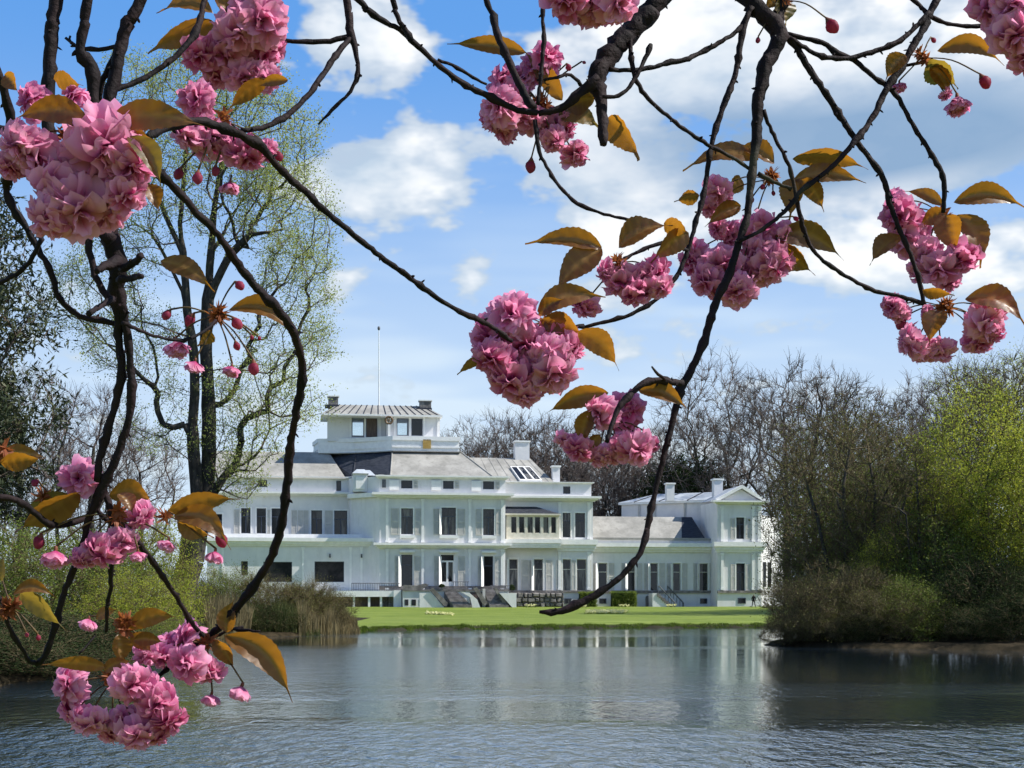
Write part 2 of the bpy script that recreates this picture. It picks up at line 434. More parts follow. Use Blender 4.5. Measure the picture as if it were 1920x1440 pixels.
def window(xa, xb, ya, yb, Y, style='cross', frame=None, glass=None, set_back=0.16, name='window'):
    """frame standing in the opening, its panes as sub-parts"""
    X0, X1, Z0, Z1 = PX(xa, Y), PX(xb, Y), PZ(yb, Y), PZ(ya, Y)
    y0 = Y + set_back; fw = 0.09
    fr = MB(); fm = frame or m_frame
    fr.box(X0, X0 + fw, y0, y0 + .1, Z0, Z1); fr.box(X1 - fw, X1, y0, y0 + .1, Z0, Z1)
    fr.box(X0 + fw, X1 - fw, y0, y0 + .1, Z1 - fw, Z1); fr.box(X0 + fw, X1 - fw, y0, y0 + .1, Z0, Z0 + fw)
    xm = (X0 + X1) / 2; zt = Z0 + (Z1 - Z0) * 0.68
    panes = []
    if style == 'cross':
        fr.box(X0 + fw, X1 - fw, y0 + .003, y0 + .1, zt - .05, zt + .05); fr.box(xm - .05, xm + .05, y0 + .003, y0 + .1, Z0 + fw, zt - .05)
        panes = [(X0 + fw, xm - .05, Z0 + fw, zt - .05), (xm + .05, X1 - fw, Z0 + fw, zt - .05), (X0 + fw, X1 - fw, zt + .05, Z1 - fw)]
    elif style == 'bar':
        fr.box(X0 + fw, X1 - fw, y0 + .003, y0 + .1, zt - .045, zt + .045)
        panes = [(X0 + fw, X1 - fw, Z0 + fw, zt - .045), (X0 + fw, X1 - fw, zt + .045, Z1 - fw)]
    else:
        panes = [(X0 + fw, X1 - fw, Z0 + fw, Z1 - fw)]
    w = fr.build(name, fm, PAL)
    for a, b, c_, d_ in panes:
        MB().box(a, b, y0 + .04, y0 + .06, c_, d_).build('pane', glass or m_glass, w)
    return w
def shutter(xa, xb, ya, yb, Y, mat=None, tilt=0.0):
    """louvred leaf folded back against the wall: stiles, rails and slats"""
    X0, X1, Z0, Z1 = PX(xa, Y), PX(xb, Y), PZ(yb, Y), PZ(ya, Y)
    mb = MB(); y0, y1 = Y - .09, Y - .03; w = .10
    mb.box(X0, X0 + w, y0, y1, Z0, Z1); mb.box(X1 - w, X1, y0, y1, Z0, Z1)
    zm = (Z0 + Z1) / 2
    for z in (Z0, zm - .06, Z1 - .12): mb.box(X0 + w, X1 - w, y0 + .004, y1, z, z + .12)
    k = 0
    z = Z0 + .16
    while z < Z1 - .2:
        mb.poly([(X0 + w, y0 + .015, z), (X1 - w, y0 + .015, z), (X1 - w, y1, z + .13), (X0 + w, y1, z + .13)], [(0, 1, 2, 3)])
        z += .16
    return mb.build('shutter', mat or m_shut, PAL)
def cornice(x0, x1, yt, yb, Y, proj, mat=None, name='cornice', ends=True):
    X0, X1, Z0, Z1 = PX(x0, Y), PX(x1, Y), PZ(yb, Y), PZ(yt, Y)
    h = Z1 - Z0; e = proj if ends else 0; mb = MB()
    mb.box(X0 - e, X1 + e, Y - proj, Y + .5, Z0 + h * .55, Z1)
    mb.box(X0 - e * .62, X1 + e * .62, Y - proj * .62, Y + .5, Z0 + h * .25, Z0 + h * .55)
    mb.box(X0 - e * .3, X1 + e * .3, Y - proj * .3, Y + .5, Z0, Z0 + h * .25)
    return mb.build(name, mat or m_trim, PAL)
def pilaster(x0, x1, yt, yb, Y, proj=0.14):
    X0, X1, Z0, Z1 = PX(x0, Y), PX(x1, Y), PZ(yb, Y), PZ(yt, Y)
    mb = MB().box(X0, X1, Y - proj, Y + .1, Z0 + .25, Z1 - .3)
    mb.box(X0 - .06, X1 + .06, Y - proj - .06, Y + .1, Z0, Z0 + .25); mb.box(X0 - .06, X1 + .06, Y - proj - .06, Y + .1, Z1 - .3, Z1)
    return mb.build('pilaster', m_trim, PAL)
def ledge(x0, x1, yt, yb, Y, proj, mat=None, name='ledge'):
    return MB().box(PX(x0, Y), PX(x1, Y), Y - proj, Y + .2, PZ(yb, Y), PZ(yt, Y)).build(name, mat or m_trim, PAL)
def surround(xa, xb, ya, yb, Y):
    """moulded frame round an opening"""
    X0, X1, Z0, Z1 = PX(xa, Y), PX(xb, Y), PZ(yb, Y), PZ(ya, Y); w = .16; mb = MB()
    mb.box(X0 - w, X0, Y - .06, Y + .1, Z0, Z1); mb.box(X1, X1 + w, Y - .06, Y + .1, Z0, Z1); mb.box(X0 - w, X1 + w, Y - .08, Y + .1, Z1, Z1 + .2)
    return mb.build('window_surround', m_trim, PAL)

# ---- central pavilion
YC = 196.0
att = [(730, 751, 903, 918), (808, 828, 903, 918), (883, 904, 903, 918)]
wall(690, 925, 898, 926, YC, 211, att)
for a in att: window(*a, YC, 'plain', set_back=.2)
ups = [(730, 752, 955, 1003), (805, 832, 953, 1004), (883, 904, 955, 1004)]
wall(690, 925, 926, 1024, YC, 211, ups)
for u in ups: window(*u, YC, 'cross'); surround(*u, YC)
for xa, xb in ((711, 726), (756, 767), (790, 803), (835, 849), (869, 881), (907, 917)): shutter(xa, xb, 955, 1004, YC)
gf = [(730, 751, 1041, 1100), (804, 828, 1041, 1103), (884, 902, 1043, 1100)]
wall(690, 925, 1024, 1140, YC, 211, gf, z0=0.6)
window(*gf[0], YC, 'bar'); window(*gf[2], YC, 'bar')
for xa, xb in ((718, 728), (754, 766), (791, 802), (836, 849), (873, 881), (905, 917)): shutter(xa, xb, 1043, 1100, YC)
# garden door: transom light over two glazed leaves
for a in att:
    shutter(a[1] + 2, a[1] + 10, a[2], a[3], YC)
    ledge(a[0] - 22, a[0] - 4, 903, 921, YC, .22, name='attic_panel')
def open_shutter(xa, ya, yb, Y, w=.62):
    """leaf standing half open, hinged on the left of its window"""
    X = PX(xa, Y) - .02; a = Vector((X, Y - .08, 0)); d_ = Vector((-.62, -.78, 0)); n_ = Vector((.78, -.62, 0)) * .05
    c = [a, a + d_ * w, a + d_ * w + n_, a + n_]
    MB().prism([(v.x, v.y) for v in c], PZ(yb, Y), PZ(ya, Y)).build('open_shutter', m_trim, PAL)
for xa in (730, 805, 884): open_shutter(xa, 1044, 1100, YC)
open_shutter(805, 955, 1003, YC, .5)
def garden_door(xa, xb, ya, yb, Y):
    X0, X1, Z0, Z1 = PX(xa, Y), PX(xb, Y), PZ(yb, Y), PZ(ya, Y); y0 = Y + .14; xm = (X0 + X1) / 2; zt = Z1 - .95; zp = Z0 + .85
    mb = MB()
    for a, b in ((X0, X0 + .12), (X1 - .12, X1), (xm - .14, xm + .14)): mb.box(a, b, y0, y0 + .1, Z0, zt)
    mb.box(X0, X1, y0 - .02, y0 + .1, zt, zt + .22); mb.box(X0 + .12, xm - .14, y0 + .01, y0 + .1, Z0, zp); mb.box(xm + .14, X1 - .12, y0 + .01, y0 + .1, Z0, zp)
    dr = mb.build('door', m_trim, PAL)
    for a, b in ((X0 + .12, xm - .14), (xm + .14, X1 - .12)): MB().box(a, b, y0 + .04, y0 + .06, zp, zt).build('pane', m_glass, dr)
    MB().box(X0 + .02, X1 - .02, y0 + .04, y0 + .06, zt + .22, Z1).build('pane', m_glass, dr)
    MB().bar((xm + .1, y0 - .06, Z0 + 1.2), (xm + .1, y0 - .06, Z0 + 1.5), .03).build('handle', m_iron, dr)
garden_door(*gf[1], YC)
cornice(690, 925, 926, 936, YC, 1.0); cornice(690, 925, 894, 900, YC, .5); cornice(690, 925, 1019, 1029, YC, .8)
for xa in (704, 770, 858, 919): pilaster(xa - 2.5, xa + 2.5, 937, 1018, YC); pilaster(xa - 2.5, xa + 2.5, 1030, 1106, YC)
for xa, xb in ((727, 755), (801, 836), (880, 907)): ledge(xa, xb, 1005, 1010, YC, .35, name='window_sill'); ledge(xa, xb, 1033, 1037, YC, .5, name='door_hood')
for i, xa in enumerate(range(696, 922, 11)):           # attic balusters between the little windows
    if not any(a - 3 < xa < b + 3 for a, b, _, _ in att): pass
ledge(690, 925, 1099, 1106, YC, .18, m_stone, 'base_course')
# chamfered corner on the left of the pavilion
def pplan(pts): return [(PX(x, Y), Y) for x, Y in pts]
ch = pplan([(645, 200), (690, YC), (690, 204), (645, 204)])
MB().prism(ch, 0.6, PZ(898, 198)).build('wall', m_white, PAL)
def off(pts, dy): return [(x, y - dy) for x, y in pts]
MB().prism([(ch[0][0] - .4, ch[0][1] - .5), (ch[1][0] - .1, ch[1][1] - .6), (ch[1][0] - .1, 204), (ch[0][0] - .4, 204)], PZ(936, 198), PZ(928, 198)).build('cornice', m_trim, PAL)
MB().box(PX(647, 199), PX(673, 199), 197.6, 201, PZ(926, 199), PZ(893, 199)).build('attic_block', m_white, PAL)
MB().box(PX(652, 199), PX(668, 199), 197.5, 197.62, PZ(921, 199), PZ(899, 199)).build('attic_panel', m_trim, PAL)
MB().frustum((PX(645, 199), PX(676, 199), 197.3, 201), (PX(654, 199), PX(668, 199), 198.5, 200), PZ(893, 199), PZ(884, 199)).build('roof', m_metal, PAL)
MB().box(PX(696, 197), PX(703, 197), 196.2 - .35, 196.2, PZ(918, 197), PZ(903, 197)).build('vent_box', m_iron, PAL)
# hipped roof under the belvedere
A0, B0, C0, D0, E0 = px(713, 894, 197.2), px(903, 894, 197.2), px(903, 894, 212), px(608, 900, 209), px(652, 897, 201)
C0.z = B0.z
A1, B1, C1, D1, E1 = px(728, 849, 203), px(855, 849, 203), px(855, 849, 211), px(612, 856, 209.5), px(667, 853, 206)
MB().poly([A0, B0, C0, B1, A1, C1], [(0, 1, 3, 4), (1, 2, 5, 3)]).build('roof', m_lead, PAL)
MB().poly([A0, A1, E1, E0, D1, D0], [(0, 1, 2, 3), (3, 2, 4, 5)]).build('roof', m_dark_roof, PAL)
MB().bar(A0, A1, .12).build('roof_hip', m_lead, PAL); MB().bar(B0, B1, .12).build('roof_hip', m_lead, PAL); MB().bar(E0, E1, .12).build('roof_hip', m_dark_roof, PAL)
MB().box(PX(693, 198.5), PX(713, 198.5), 198, 199, PZ(899, 198.5), PZ(893, 198.5)).build('roof', m_lead, PAL)
# little roof light on the dark slope
MB().frustum((PX(660, 200), PX(690, 200), 198, 202), (PX(666, 200), PX(680, 200), 199, 201), PZ(897, 200), PZ(886, 200)).build('roof_light', m_metal, PAL)

# ---- belvedere deck and tower
dk = pplan([(725, 202.4), (851, 202.4), (851, 212), (600, 212), (600, 207), (665, 206)])
def grow(pts, k):
    cxm = sum(p_[0] for p_ in pts) / len(pts); cym = sum(p_[1] for p_ in pts) / len(pts)
    return [(x + math.copysign(k, x - cxm), y + math.copysign(k, y - cym)) for x, y in pts]
zt, zb = PZ(822, 203), PZ(849, 203)
MB().prism(dk, zb, zb + (zt - zb) * .72).build('parapet', m_trim, PAL)
MB().prism(grow(dk, .16), zb + (zt - zb) * .72, zt).build('parapet_rail', m_trim, PAL)
MB().prism(grow(dk, .10), zb + (zt - zb) * .22, zb + (zt - zb) * .34).build('parapet_moulding', m_trim, PAL)
MB().prism(grow(dk, .22), zb - .12, zb - .002).build('parapet_base', m_lead, PAL)
MB().box(PX(783, 202), PX(798, 202), 202.24, 202.5, PZ(843, 202), PZ(826, 202)).build('amber_panel', m_amber, PAL)['label'] = 'amber square panel in the white parapet'
def tower_wall(x0, x1, yt, yb, Y, ops):
    """thin wall with openings right through"""
    xs = sorted({x0, x1} | {q for op in ops for q in op[:2]}); mb = MB()
    za, zb_ = PZ(yb, Y), PZ(yt, Y)
    for a, b in zip(xs[:-1], xs[1:]):
        op = [q for q in ops if q[0] <= (a + b) / 2 <= q[1]]
        X0, X1 = PX(a, Y), PX(b, Y)
        if not op: mb.box(X0, X1, Y, Y + .25, za, zb_)
        else:
            mb.box(X0, X1, Y + .002, Y + .248, za, PZ(op[0][3], Y)); mb.box(X0, X1, Y + .002, Y + .248, PZ(op[0][2], Y), zb_)
    return mb.build('tower_wall', m_white, PAL)
tw1 = [(660, 682, 787, 824), (686, 707, 787, 824)]; tw2 = [(739, 761, 788, 820), (766, 787, 788, 820)]
tower_wall(615, 722, 782, 832, 206.4, tw1); tower_wall(722, 819, 782, 832, 204.4, tw2)
tower_wall(622, 722, 782, 832, 210.2, [(650, 700, 786, 822)]); tower_wall(722, 816, 782, 832, 210.2, [(733, 770, 786, 822)])
for xa, ya_, yb_ in ((615, 206.66, 210.2), (722, 204.66, 206.4), (816, 204.66, 210.2)):
    MB().box(PX(xa, 206), PX(xa, 206) + .25, ya_, yb_, PZ(832, 206), PZ(782, 206)).build('tower_wall', m_white, PAL)
for op, Y, g in ((tw1[0], 206.4, m_clear), (tw1[1], 206.4, m_brown), (tw2[0], 204.4, m_clear), (tw2[1], 204.4, m_glass)):
    window(*op, Y, 'plain', glass=g, set_back=.05)
window(650, 700, 786, 822, 210.2, 'plain', glass=m_clear, set_back=.05); window(733, 770, 786, 822, 210.2, 'plain', glass=m_clear, set_back=.05)
for xa, Y in ((684, 206.4), (712, 206.4), (657, 206.4), (735, 204.4), (763.5, 204.4), (790, 204.4), (815, 204.4), (727, 204.4)):
    MB().box(PX(xa - 1.4, Y), PX(xa + 1.4, Y), Y - .12, Y - .002, PZ(828, Y), PZ(784, Y)).build('tower_pilaster', m_trim, PAL)
# seamed hip roof
rb = (PX(602, 205), PX(822, 205), 203.6, 211.4); rt = (PX(634, 207), PX(795, 207), 206.9, 208)
zr0, zr1 = PZ(782, 204), PZ(765, 207)
MB().frustum(rb, rt, zr0, zr1).build('tower_roof', m_lead, PAL)
MB().box(rb[0] - .1, rb[1] + .1, rb[2] - .1, rb[3] + .1, zr0 - .22, zr0 - .003).build('tower_eaves', m_trim, PAL)
for i in range(16):
    k = (i + .5) / 16
    a = Vector((rb[0] + (rb[1] - rb[0]) * k, rb[2], zr0 + .02)); b = Vector((rt[0] + (rt[1] - rt[0]) * k, rt[2], zr1 + .02))
    MB().bar(a, b, .075, 4).build('roof_seam', m_dark_roof, PAL)
for xa, xb, ya, yb, Y in ((617, 635, 748, 772, 206.5), (785, 806, 753, 775, 206)):
    c_ = MB().box(PX(xa, Y), PX(xb, Y), Y, Y + 1.4, PZ(yb, Y), PZ(ya, Y) - .15).build('chimney', m_stone, PAL)
    MB().box(PX(xa - 2, Y), PX(xb + 2, Y), Y - .12, Y + 1.52, PZ(ya, Y) - .15, PZ(ya, Y)).build('chimney_cap', m_trim, c_)
    MB().box(PX(xa - 6, Y), PX(xb + 1, Y), Y - .25, Y + 1.6, PZ(yb - 4, Y) - .1, PZ(yb - 5, Y) + .15).build('chimney_flashing', m_dark_roof, c_)
fp = MB().bar(px(711.5, 768, 207.4), px(711.5, 623, 207.4), .085, 6, .05).build('flagpole', m_trim, PAL)
b = bmesh.new(); bmesh.ops.create_icosphere(b, subdivisions=2, radius=.2); bmesh.ops.scale(b, vec=(1, 1, 1.5), verts=b.verts); bmesh.ops.translate(b, vec=px(711.5, 622, 207.4), verts=b.verts)
me = bpy.data.meshes.new('finial'); b.to_mesh(me); b.free(); me.materials.append(m_iron); link_mesh('finial', me, fp)
# round ornament on its post at the corner of the belvedere
cp = px(721.5, 792, 202.9); mb = MB()
for k in range(20):
    a0, a1 = 2 * math.pi * k / 20, 2 * math.pi * (k + 1) / 20
    mb.bar(cp + Vector((math.cos(a0), 0, math.sin(a0))) * .47, cp + Vector((math.cos(a1), 0, math.sin(a1))) * .47, .15, 6)
for a0 in (0.3, 1.35, 2.4): mb.bar(cp - Vector((math.cos(a0), 0, math.sin(a0))) * .45, cp + Vector((math.cos(a0), 0, math.sin(a0))) * .45, .05, 5)
mb.bar(cp + Vector((0, -.1, 0)), cp + Vector((0, .15, 0)), .16, 8)
orn = mb.build('ring_ornament', mat_noise('old_bronze', (0.11, 0.07, 0.04), (0.2, 0.13, 0.07), 5, 0.5), PAL); orn['label'] = 'brown ring ornament on a post before the tower windows'
MB().box(cp.x - .13, cp.x + .13, cp.y - .1, cp.y + .2, PZ(826, 203), cp.z - .5).build('ornament_post', m_trim, PAL)

# ---- left wing, seen through the big tree
YL, YLG = 202.0, 197.5
lup = [(450, 467, 957, 1003), (478, 495, 957, 1003), (505, 525, 957, 1005), (577, 597, 960, 1009), (619, 643, 960, 1010), (395, 416, 968, 1003)]
wall(380, 645, 932, 1010, YL, 212, lup)
for u in lup: window(*u, YL, 'cross'); surround(*u, YL)
for xa, xb in ((541, 551), (553, 562), (563, 572), (602, 616), (437, 448), (497, 503)): shutter(xa, xb, 960, 1008, YL)
latt = [(481, 497, 905, 918), (623, 632, 905, 924)]
wall(380, 647, 900, 932, YL + .1, 212, latt)
for u in latt: window(*u, YL + .1, 'plain')
cornice(380, 645, 927, 934, YL, 1.0); cornice(380, 647, 898, 902, YL + .1, .35)
lg = [(481, 533, 1055, 1092), (574, 628, 1054, 1092), (441, 453, 1054, 1080)]
wall(380, 690, 1012, 1140, YLG, 206, lg, z0=.6)
for u in lg: window(*u, YLG, 'plain', glass=m_inside)
cornice(380, 690, 1011, 1026, YLG, .7)
ledge(380, 690, 1004, 1011, YLG + 1.2, .3, m_trim, 'balcony_parapet')
for xa in (640, 660, 408, 553): pilaster(xa - 2, xa + 2, 1027, 1106, YLG, .08)
for xa in (602, 660):            # lamps over the garden rooms
    MB().box(PX(xa - 1.5, YLG), PX(xa + 1.5, YLG), YLG - .3, YLG - .01, PZ(1047, YLG), PZ(1040, YLG)).build('wall_lamp', m_iron, PAL)
MB().poly([px(380, 901, 201.6), px(640, 901, 201.6), px(620, 853, 207.5), px(400, 853, 207.5)], [(0, 1, 2, 3)]).build('roof', m_lead, PAL)
MB().poly([px(640, 901, 201.6), px(640, 895, 212), px(620, 853, 207.5)], [(0, 1, 2)]).build('roof', m_lead, PAL)
# terrace with iron railing
YT = 194.6
MB().box(PX(560, YT), PX(727, YT), YT, YLG - .01, PZ(1119, YT), PZ(1108, YT)).build('terrace_slab', m_trim, PAL)
for xa in (640, 668, 690): MB().box(PX(xa - 2, YT), PX(xa + 2, YT), YT + .15, YT + .5, .9, PZ(1119, YT) - .003).build('terrace_pier', m_trim, PAL)
MB().box(PX(713, YT), PX(727, YT), YT - .25, YT - .003, .9, PZ(1107, YT)).build('terrace_pier', m_trim, PAL)
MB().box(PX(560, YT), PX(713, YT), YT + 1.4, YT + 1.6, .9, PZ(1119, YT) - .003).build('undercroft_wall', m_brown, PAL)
def railing(xa, xb, ya, yb, Y, step=3.2, name='railing'):
    mb = MB(); r = .035
    mb.bar((PX(xa, Y), Y, PZ(ya, Y)), (PX(xb, Y), Y, PZ(ya, Y)), r * 1.4, 5); mb.bar((PX(xa, Y), Y, PZ(yb - 2, Y)), (PX(xb, Y), Y, PZ(yb - 2, Y)), r, 5)
    x = xa
    while x <= xb: mb.bar((PX(x, Y), Y, PZ(yb, Y)), (PX(x, Y), Y, PZ(ya, Y)), r, 4); x += step
    return mb.build(name, m_iron, PAL)
railing(636, 725, 1094, 1108, YT + .15)

# ---- garden stairs
YP = 193.0
MB().box(PX(727, YP), PX(925, YP), YP, YC - .2, .8, PZ(1108, YP)).build('stair_platform', m_white, PAL)
MB().box(PX(726, YP), PX(926, YP), YP - .2, YC - .21, PZ(1108, YP), PZ(1105, YP)).build('platform_slab', m_stone, PAL)
for xa, xb, ya, yb in ((730, 737, 1124, 1135), (743, 751, 1124, 1135), (757, 761, 1122, 1135), (768, 773, 1120, 1136)):
    X0, X1, Z0, Z1 = PX(xa, YP), PX(xb, YP), PZ(yb, YP), PZ(ya, YP)
    mb = MB(); xm, r = (X0 + X1) / 2, (X1 - X0) / 2
    pts = [(X0, Z0), (X1, Z0)] + ([(xm + r * math.cos(t_), Z1 - r + r * math.sin(t_)) for t_ in np.linspace(0, math.pi, 9)] if xa > 755 else [(X1, Z1), (X0, Z1)])
    mb.xprism(pts, YP - .03, YP + .1).build('basement_window', m_glass, PAL)
MB().xprism([(PX(x, YP), PZ(y, YP)) for x, y in ((727, 1106), (762, 1106), (775, 1097), (768, 1094), (752, 1098), (728, 1097))], YP - .16, YP + .05).build('stone_parapet', m_stone, PAL)
def stair(x0t, x1t, x0b, x1b, yt, yb, Ya, Yb, n=13, mat=None):
    """flight that comes down towards the lawn and drifts sideways"""
    mb = MB(); zt, zb_ = PZ(yt, Ya), PZ(yb, Yb)
    for i in range(n):
        k0, k1 = i / n, (i + 1) / n
        y0, y1 = Ya + (Yb - Ya) * k1, Ya + (Yb - Ya) * k0
        xa = PX(x0t, Ya) + (PX(x0b, Yb) - PX(x0t, Ya)) * k1; xb = PX(x1t, Ya) + (PX(x1b, Yb) - PX(x1t, Ya)) * k1
        mb.box(xa, xb, y0, y1, .8, zt + (zb_ - zt) * k0)
    return mb.build('stair_flight', mat or m_stone, PAL)
stair(802, 826, 812, 847, 1109, 1137, YP - .21, 189.0)
stair(878, 900, 880, 916, 1108, 1137, YP - .21, 189.0)
def slab(pts, Y, th, mat, name):
    return MB().xprism([(PX(x, Y), PZ(y, Y)) for x, y in pts], Y, Y + th).build(name, mat, PAL)
slab([(827, 1110), (843, 1112), (857, 1124), (863, 1139), (848, 1139), (844, 1120)], 189.2, .5, m_white, 'stair_cheek')
slab([(899, 1112), (931, 1112), (931, 1140), (924, 1140)], 189.2, 3.0, m_white, 'stair_cheek')
slab([(773, 1112), (798, 1139), (752, 1139), (752, 1112)], 190.4, .5, m_white, 'stair_cheek')
slab([(771, 1106), (777, 1102), (804, 1130), (802, 1137), (797, 1136)], 190.2, .9, m_stone, 'stair_handrail')
slab([(850, 1103), (857, 1101), (877, 1130), (871, 1137)], 189.3, .4, m_stone, 'stair_handrail')
slab([(888, 1103), (894, 1102), (918, 1136), (911, 1137)], 189.6, .3, m_stone, 'stair_handrail')
MB().box(PX(852, YP), PX(879, YP), YP - .1, YP - .003, 1.0, PZ(1110, YP)).build('recess_shade', m_brown, PAL)  # flat brown panel stands in for the shade of a recess
MB().box(PX(871, 191), PX(876, 191), 190.8, 191.2, 1.0, PZ(1104, 191)).build('stair_post', m_shut, PAL)
railing(818, 850, 1091, 1106, YP - .1); railing(890, 926, 1098, 1106, YP - .1, 3)

# ---- right-hand part with the glazed bay
YM = 199.0
matt = [(1041, 1055, 911, 925)]
wall(925, 1095, 904, 931, YM, 211, matt); window(*matt[0], YM, 'plain')
mup = [(1040, 1055, 961, 1007), (1064, 1083, 961, 1007)]
wall(925, 1098, 931, 1030, YM, 211, mup)
for u in mup: window(*u, YM, 'bar'); surround(*u, YM)
mg = [(938, 955, 1048, 1108), (985, 1003, 1048, 1108), (1040, 1056, 1048, 1108), (1067, 1086, 1048, 1108)]
wall(925, 1098, 1030, 1140, YM, 211, mg, z0=.6)
for u in mg: window(*u, YM, 'bar', frame=m_shut); surround(*u, YM)
for xa, xb in ((930, 937), (961, 976), (977, 984), (1008, 1020), (1057, 1065), (1088, 1094), (1028, 1038)): shutter(xa, xb, 1050, 1107, YM)
cornice(925, 1098, 930, 939, YM, 1.0); cornice(925, 1095, 903, 906, YM, .35); cornice(1031, 1098, 1011, 1033, YM, .6)
ledge(930, 1098, 1107, 1111, YM, .2, m_stone, 'base_course')
for xa in (1034, 1090): pilaster(xa - 2.5, xa + 2.5, 940, 1010, YM); pilaster(xa - 2.5, xa + 2.5, 1034, 1106, YM)
for xa in (938, 985): open_shutter(xa, 1049, 1107, YM, .6)
# glazed bay
YB = 197.4
bays = [(938, 950), (953, 965), (969, 981), (983, 995), (999, 1011), (1014, 1025)]
wall(930, 1030, 962, 1012, YB, YM - .01, [(a, b_2, 968, 1000) for a, b_2 in bays], m_cream, name='bay_wall', depth=.12)
for a, b_2 in bays: window(a, b_2, 968, 1000, YB, 'plain', frame=m_cream, set_back=.05)
cornice(930, 1030, 1011, 1027, YB, .35)
MB().poly([px(928, 963, YB - .3), px(1032, 963, YB - .3), px(990, 950, YM - .02), px(928, 950, YM - .02), px(1032, 963, YM - .02)], [(0, 1, 2, 3), (1, 4, 2)]).build('bay_roof', m_dark_roof, PAL)
MB().box(PX(927, YB), PX(1033, YB), YB - .35, YM - .03, PZ(966, YB), PZ(963, YB)).build('bay_eaves', m_cream, PAL)
# rough stone terrace wall, stone by stone
rs = random.Random(5); YS = 194.5
MB().box(PX(931, YS), PX(1033, YS), YS + .25, YM - .25, .8, PZ(1111, YS)).build('terrace_wall', m_stone, PAL)
for r_ in range(3):
    x = 931.0
    while x < 1030:
        w = rs.uniform(8, 15); xe = min(x + w, 1033)
        za, zb_ = 1138 - r_ * 9 + rs.uniform(-1, 1), 1138 - (r_ + 1) * 9 + 1 + rs.uniform(-1, 1)
        y0 = YS - rs.uniform(0, .28); j = lambda: rs.uniform(-.07, .07)
        X0, X1, Z0, Z1 = PX(x + .6, YS), PX(xe - .4, YS), PZ(za, YS), PZ(zb_, YS)
        mb = MB(); q = [(X0 + .1 + j(), y0, Z0 + .08 + j()), (X1 - .1 + j(), y0 + j(), Z0 + .08 + j()), (X1 - .1 + j(), y0 + j(), Z1 - .08 + j()), (X0 + .1 + j(), y0, Z1 - .08 + j()),
                (X0, YS + .26, Z0), (X1, YS + .26, Z0), (X1, YS + .26, Z1), (X0, YS + .26, Z1)]
        mb.poly(q, [(0, 1, 2, 3), (0, 4, 5, 1), (1, 5, 6, 2), (2, 6, 7, 3), (3, 7, 4, 0)]).build('stone', m_stone, PAL)
        x = xe
for xa, xb in ((1043, 1057), (1069, 1083)):
    window(xa, xb, 1122, 1132, YM - .05, 'plain', set_back=-.02, name='basement_window')
# hipped, seamed roof with skylight and chimneys
ra, rb2, rc, rd = px(862, 905, 199.3), px(1026, 905, 199.3), px(992, 859, 206), px(863, 859, 206)
MB().poly([ra, rb2, rc, rd], [(0, 1, 2, 3)]).build('roof', m_lead, PAL)
MB().poly([rb2, Vector((rb2.x, 212, rb2.z)), rc], [(0, 1, 2)]).build('roof', m_lead, PAL)
for i in range(9):
    k = (i + .5) / 9; MB().bar(ra.lerp(rb2, k), rd.lerp(rc, k), .06, 4).build('roof_seam', m_lead, PAL)
nrm = (rb2 - ra).cross(rd - ra).normalized()
def on_roof(k, h_, up): return ra.lerp(rb2, k).lerp(rd.lerp(rc, k), h_) + nrm * up
sk = MB(); k0, k1 = .60, .86
def quad_slab(mb, ks, hs, u0, u1):
    P = [on_roof(k_, h_, u) for u in (u0, u1) for k_, h_ in ((ks[0], hs[0]), (ks[1], hs[0]), (ks[1], hs[1]), (ks[0], hs[1]))]
    mb.poly(P, [(0, 3, 2, 1), (4, 5, 6, 7), (0, 1, 5, 4), (1, 2, 6, 5), (2, 3, 7, 6), (3, 0, 4, 7)])
quad_slab(sk, (k0, k1), (.04, .58), -.05, .28)
so = sk.build('skylight', m_trim, PAL)
for i in range(3):
    mb = MB(); w = (k1 - k0) / 3; quad_slab(mb, (k0 + i * w + .012, k0 + (i + 1) * w - .012), (.07, .55), .2, .31); mb.build('pane', m_glass, so)
def chimney(xa, xb, ya, yb, Y, dp=1.3, mat=None):
    c_ = MB().box(PX(xa, Y), PX(xb, Y), Y, Y + dp, PZ(yb, Y) - 1.2, PZ(ya, Y) - .2).build('chimney', mat or m_white, PAL)
    MB().box(PX(xa - 2, Y), PX(xb + 2, Y), Y - .14, Y + dp + .14, PZ(ya, Y) - .2, PZ(ya, Y)).build('chimney_cap', m_trim, c_)
chimney(963, 990, 826, 862, 205.5, 1.8); chimney(1024, 1038, 872, 904, 200.5, 1.0)

# ---- low right wing
YR = 201.0
rg = [(1112, 1130, 1055, 1108), (1169, 1184, 1055, 1108), (1213, 1228, 1055, 1108), (1257, 1272, 1055, 1108), (1309, 1326, 1055, 1108)]
wall(1098, 1337, 1010, 1140, YR, 212, rg, z0=.6)
for u in rg: window(*u, YR, 'bar', frame=m_shut); surround(*u, YR)
for i, (xa, xb, *_r) in enumerate(rg):
    shutter(xb + 2.5, xb + 13, 1055, 1107, YR); shutter(xa - 12, xa - 2.5, 1055, 1107, YR)
    # one leaf stands open at a right angle to the wall and catches the sun
    open_shutter(xa, 1056, 1107, YR, .7)
cornice(1098, 1337, 1017, 1034, YR, .9, ends=False); ledge(1098, 1337, 1007, 1011, YR, .25, m_lead, 'gutter')
ledge(1098, 1337, 1107, 1112, YR, .22, m_stone, 'base_course')
for xa, xb in ((1114, 1128), (1310, 1324)): window(xa, xb, 1122, 1132, YR - .05, 'plain', set_back=-.02, name='basement_window')
q = [px(1099, 1008, 200.9), px(1274, 1008, 200.9), px(1282, 967, 205), px(1104, 967, 205)]
MB().poly(q, [(0, 1, 2, 3)]).build('roof', m_lead, PAL)
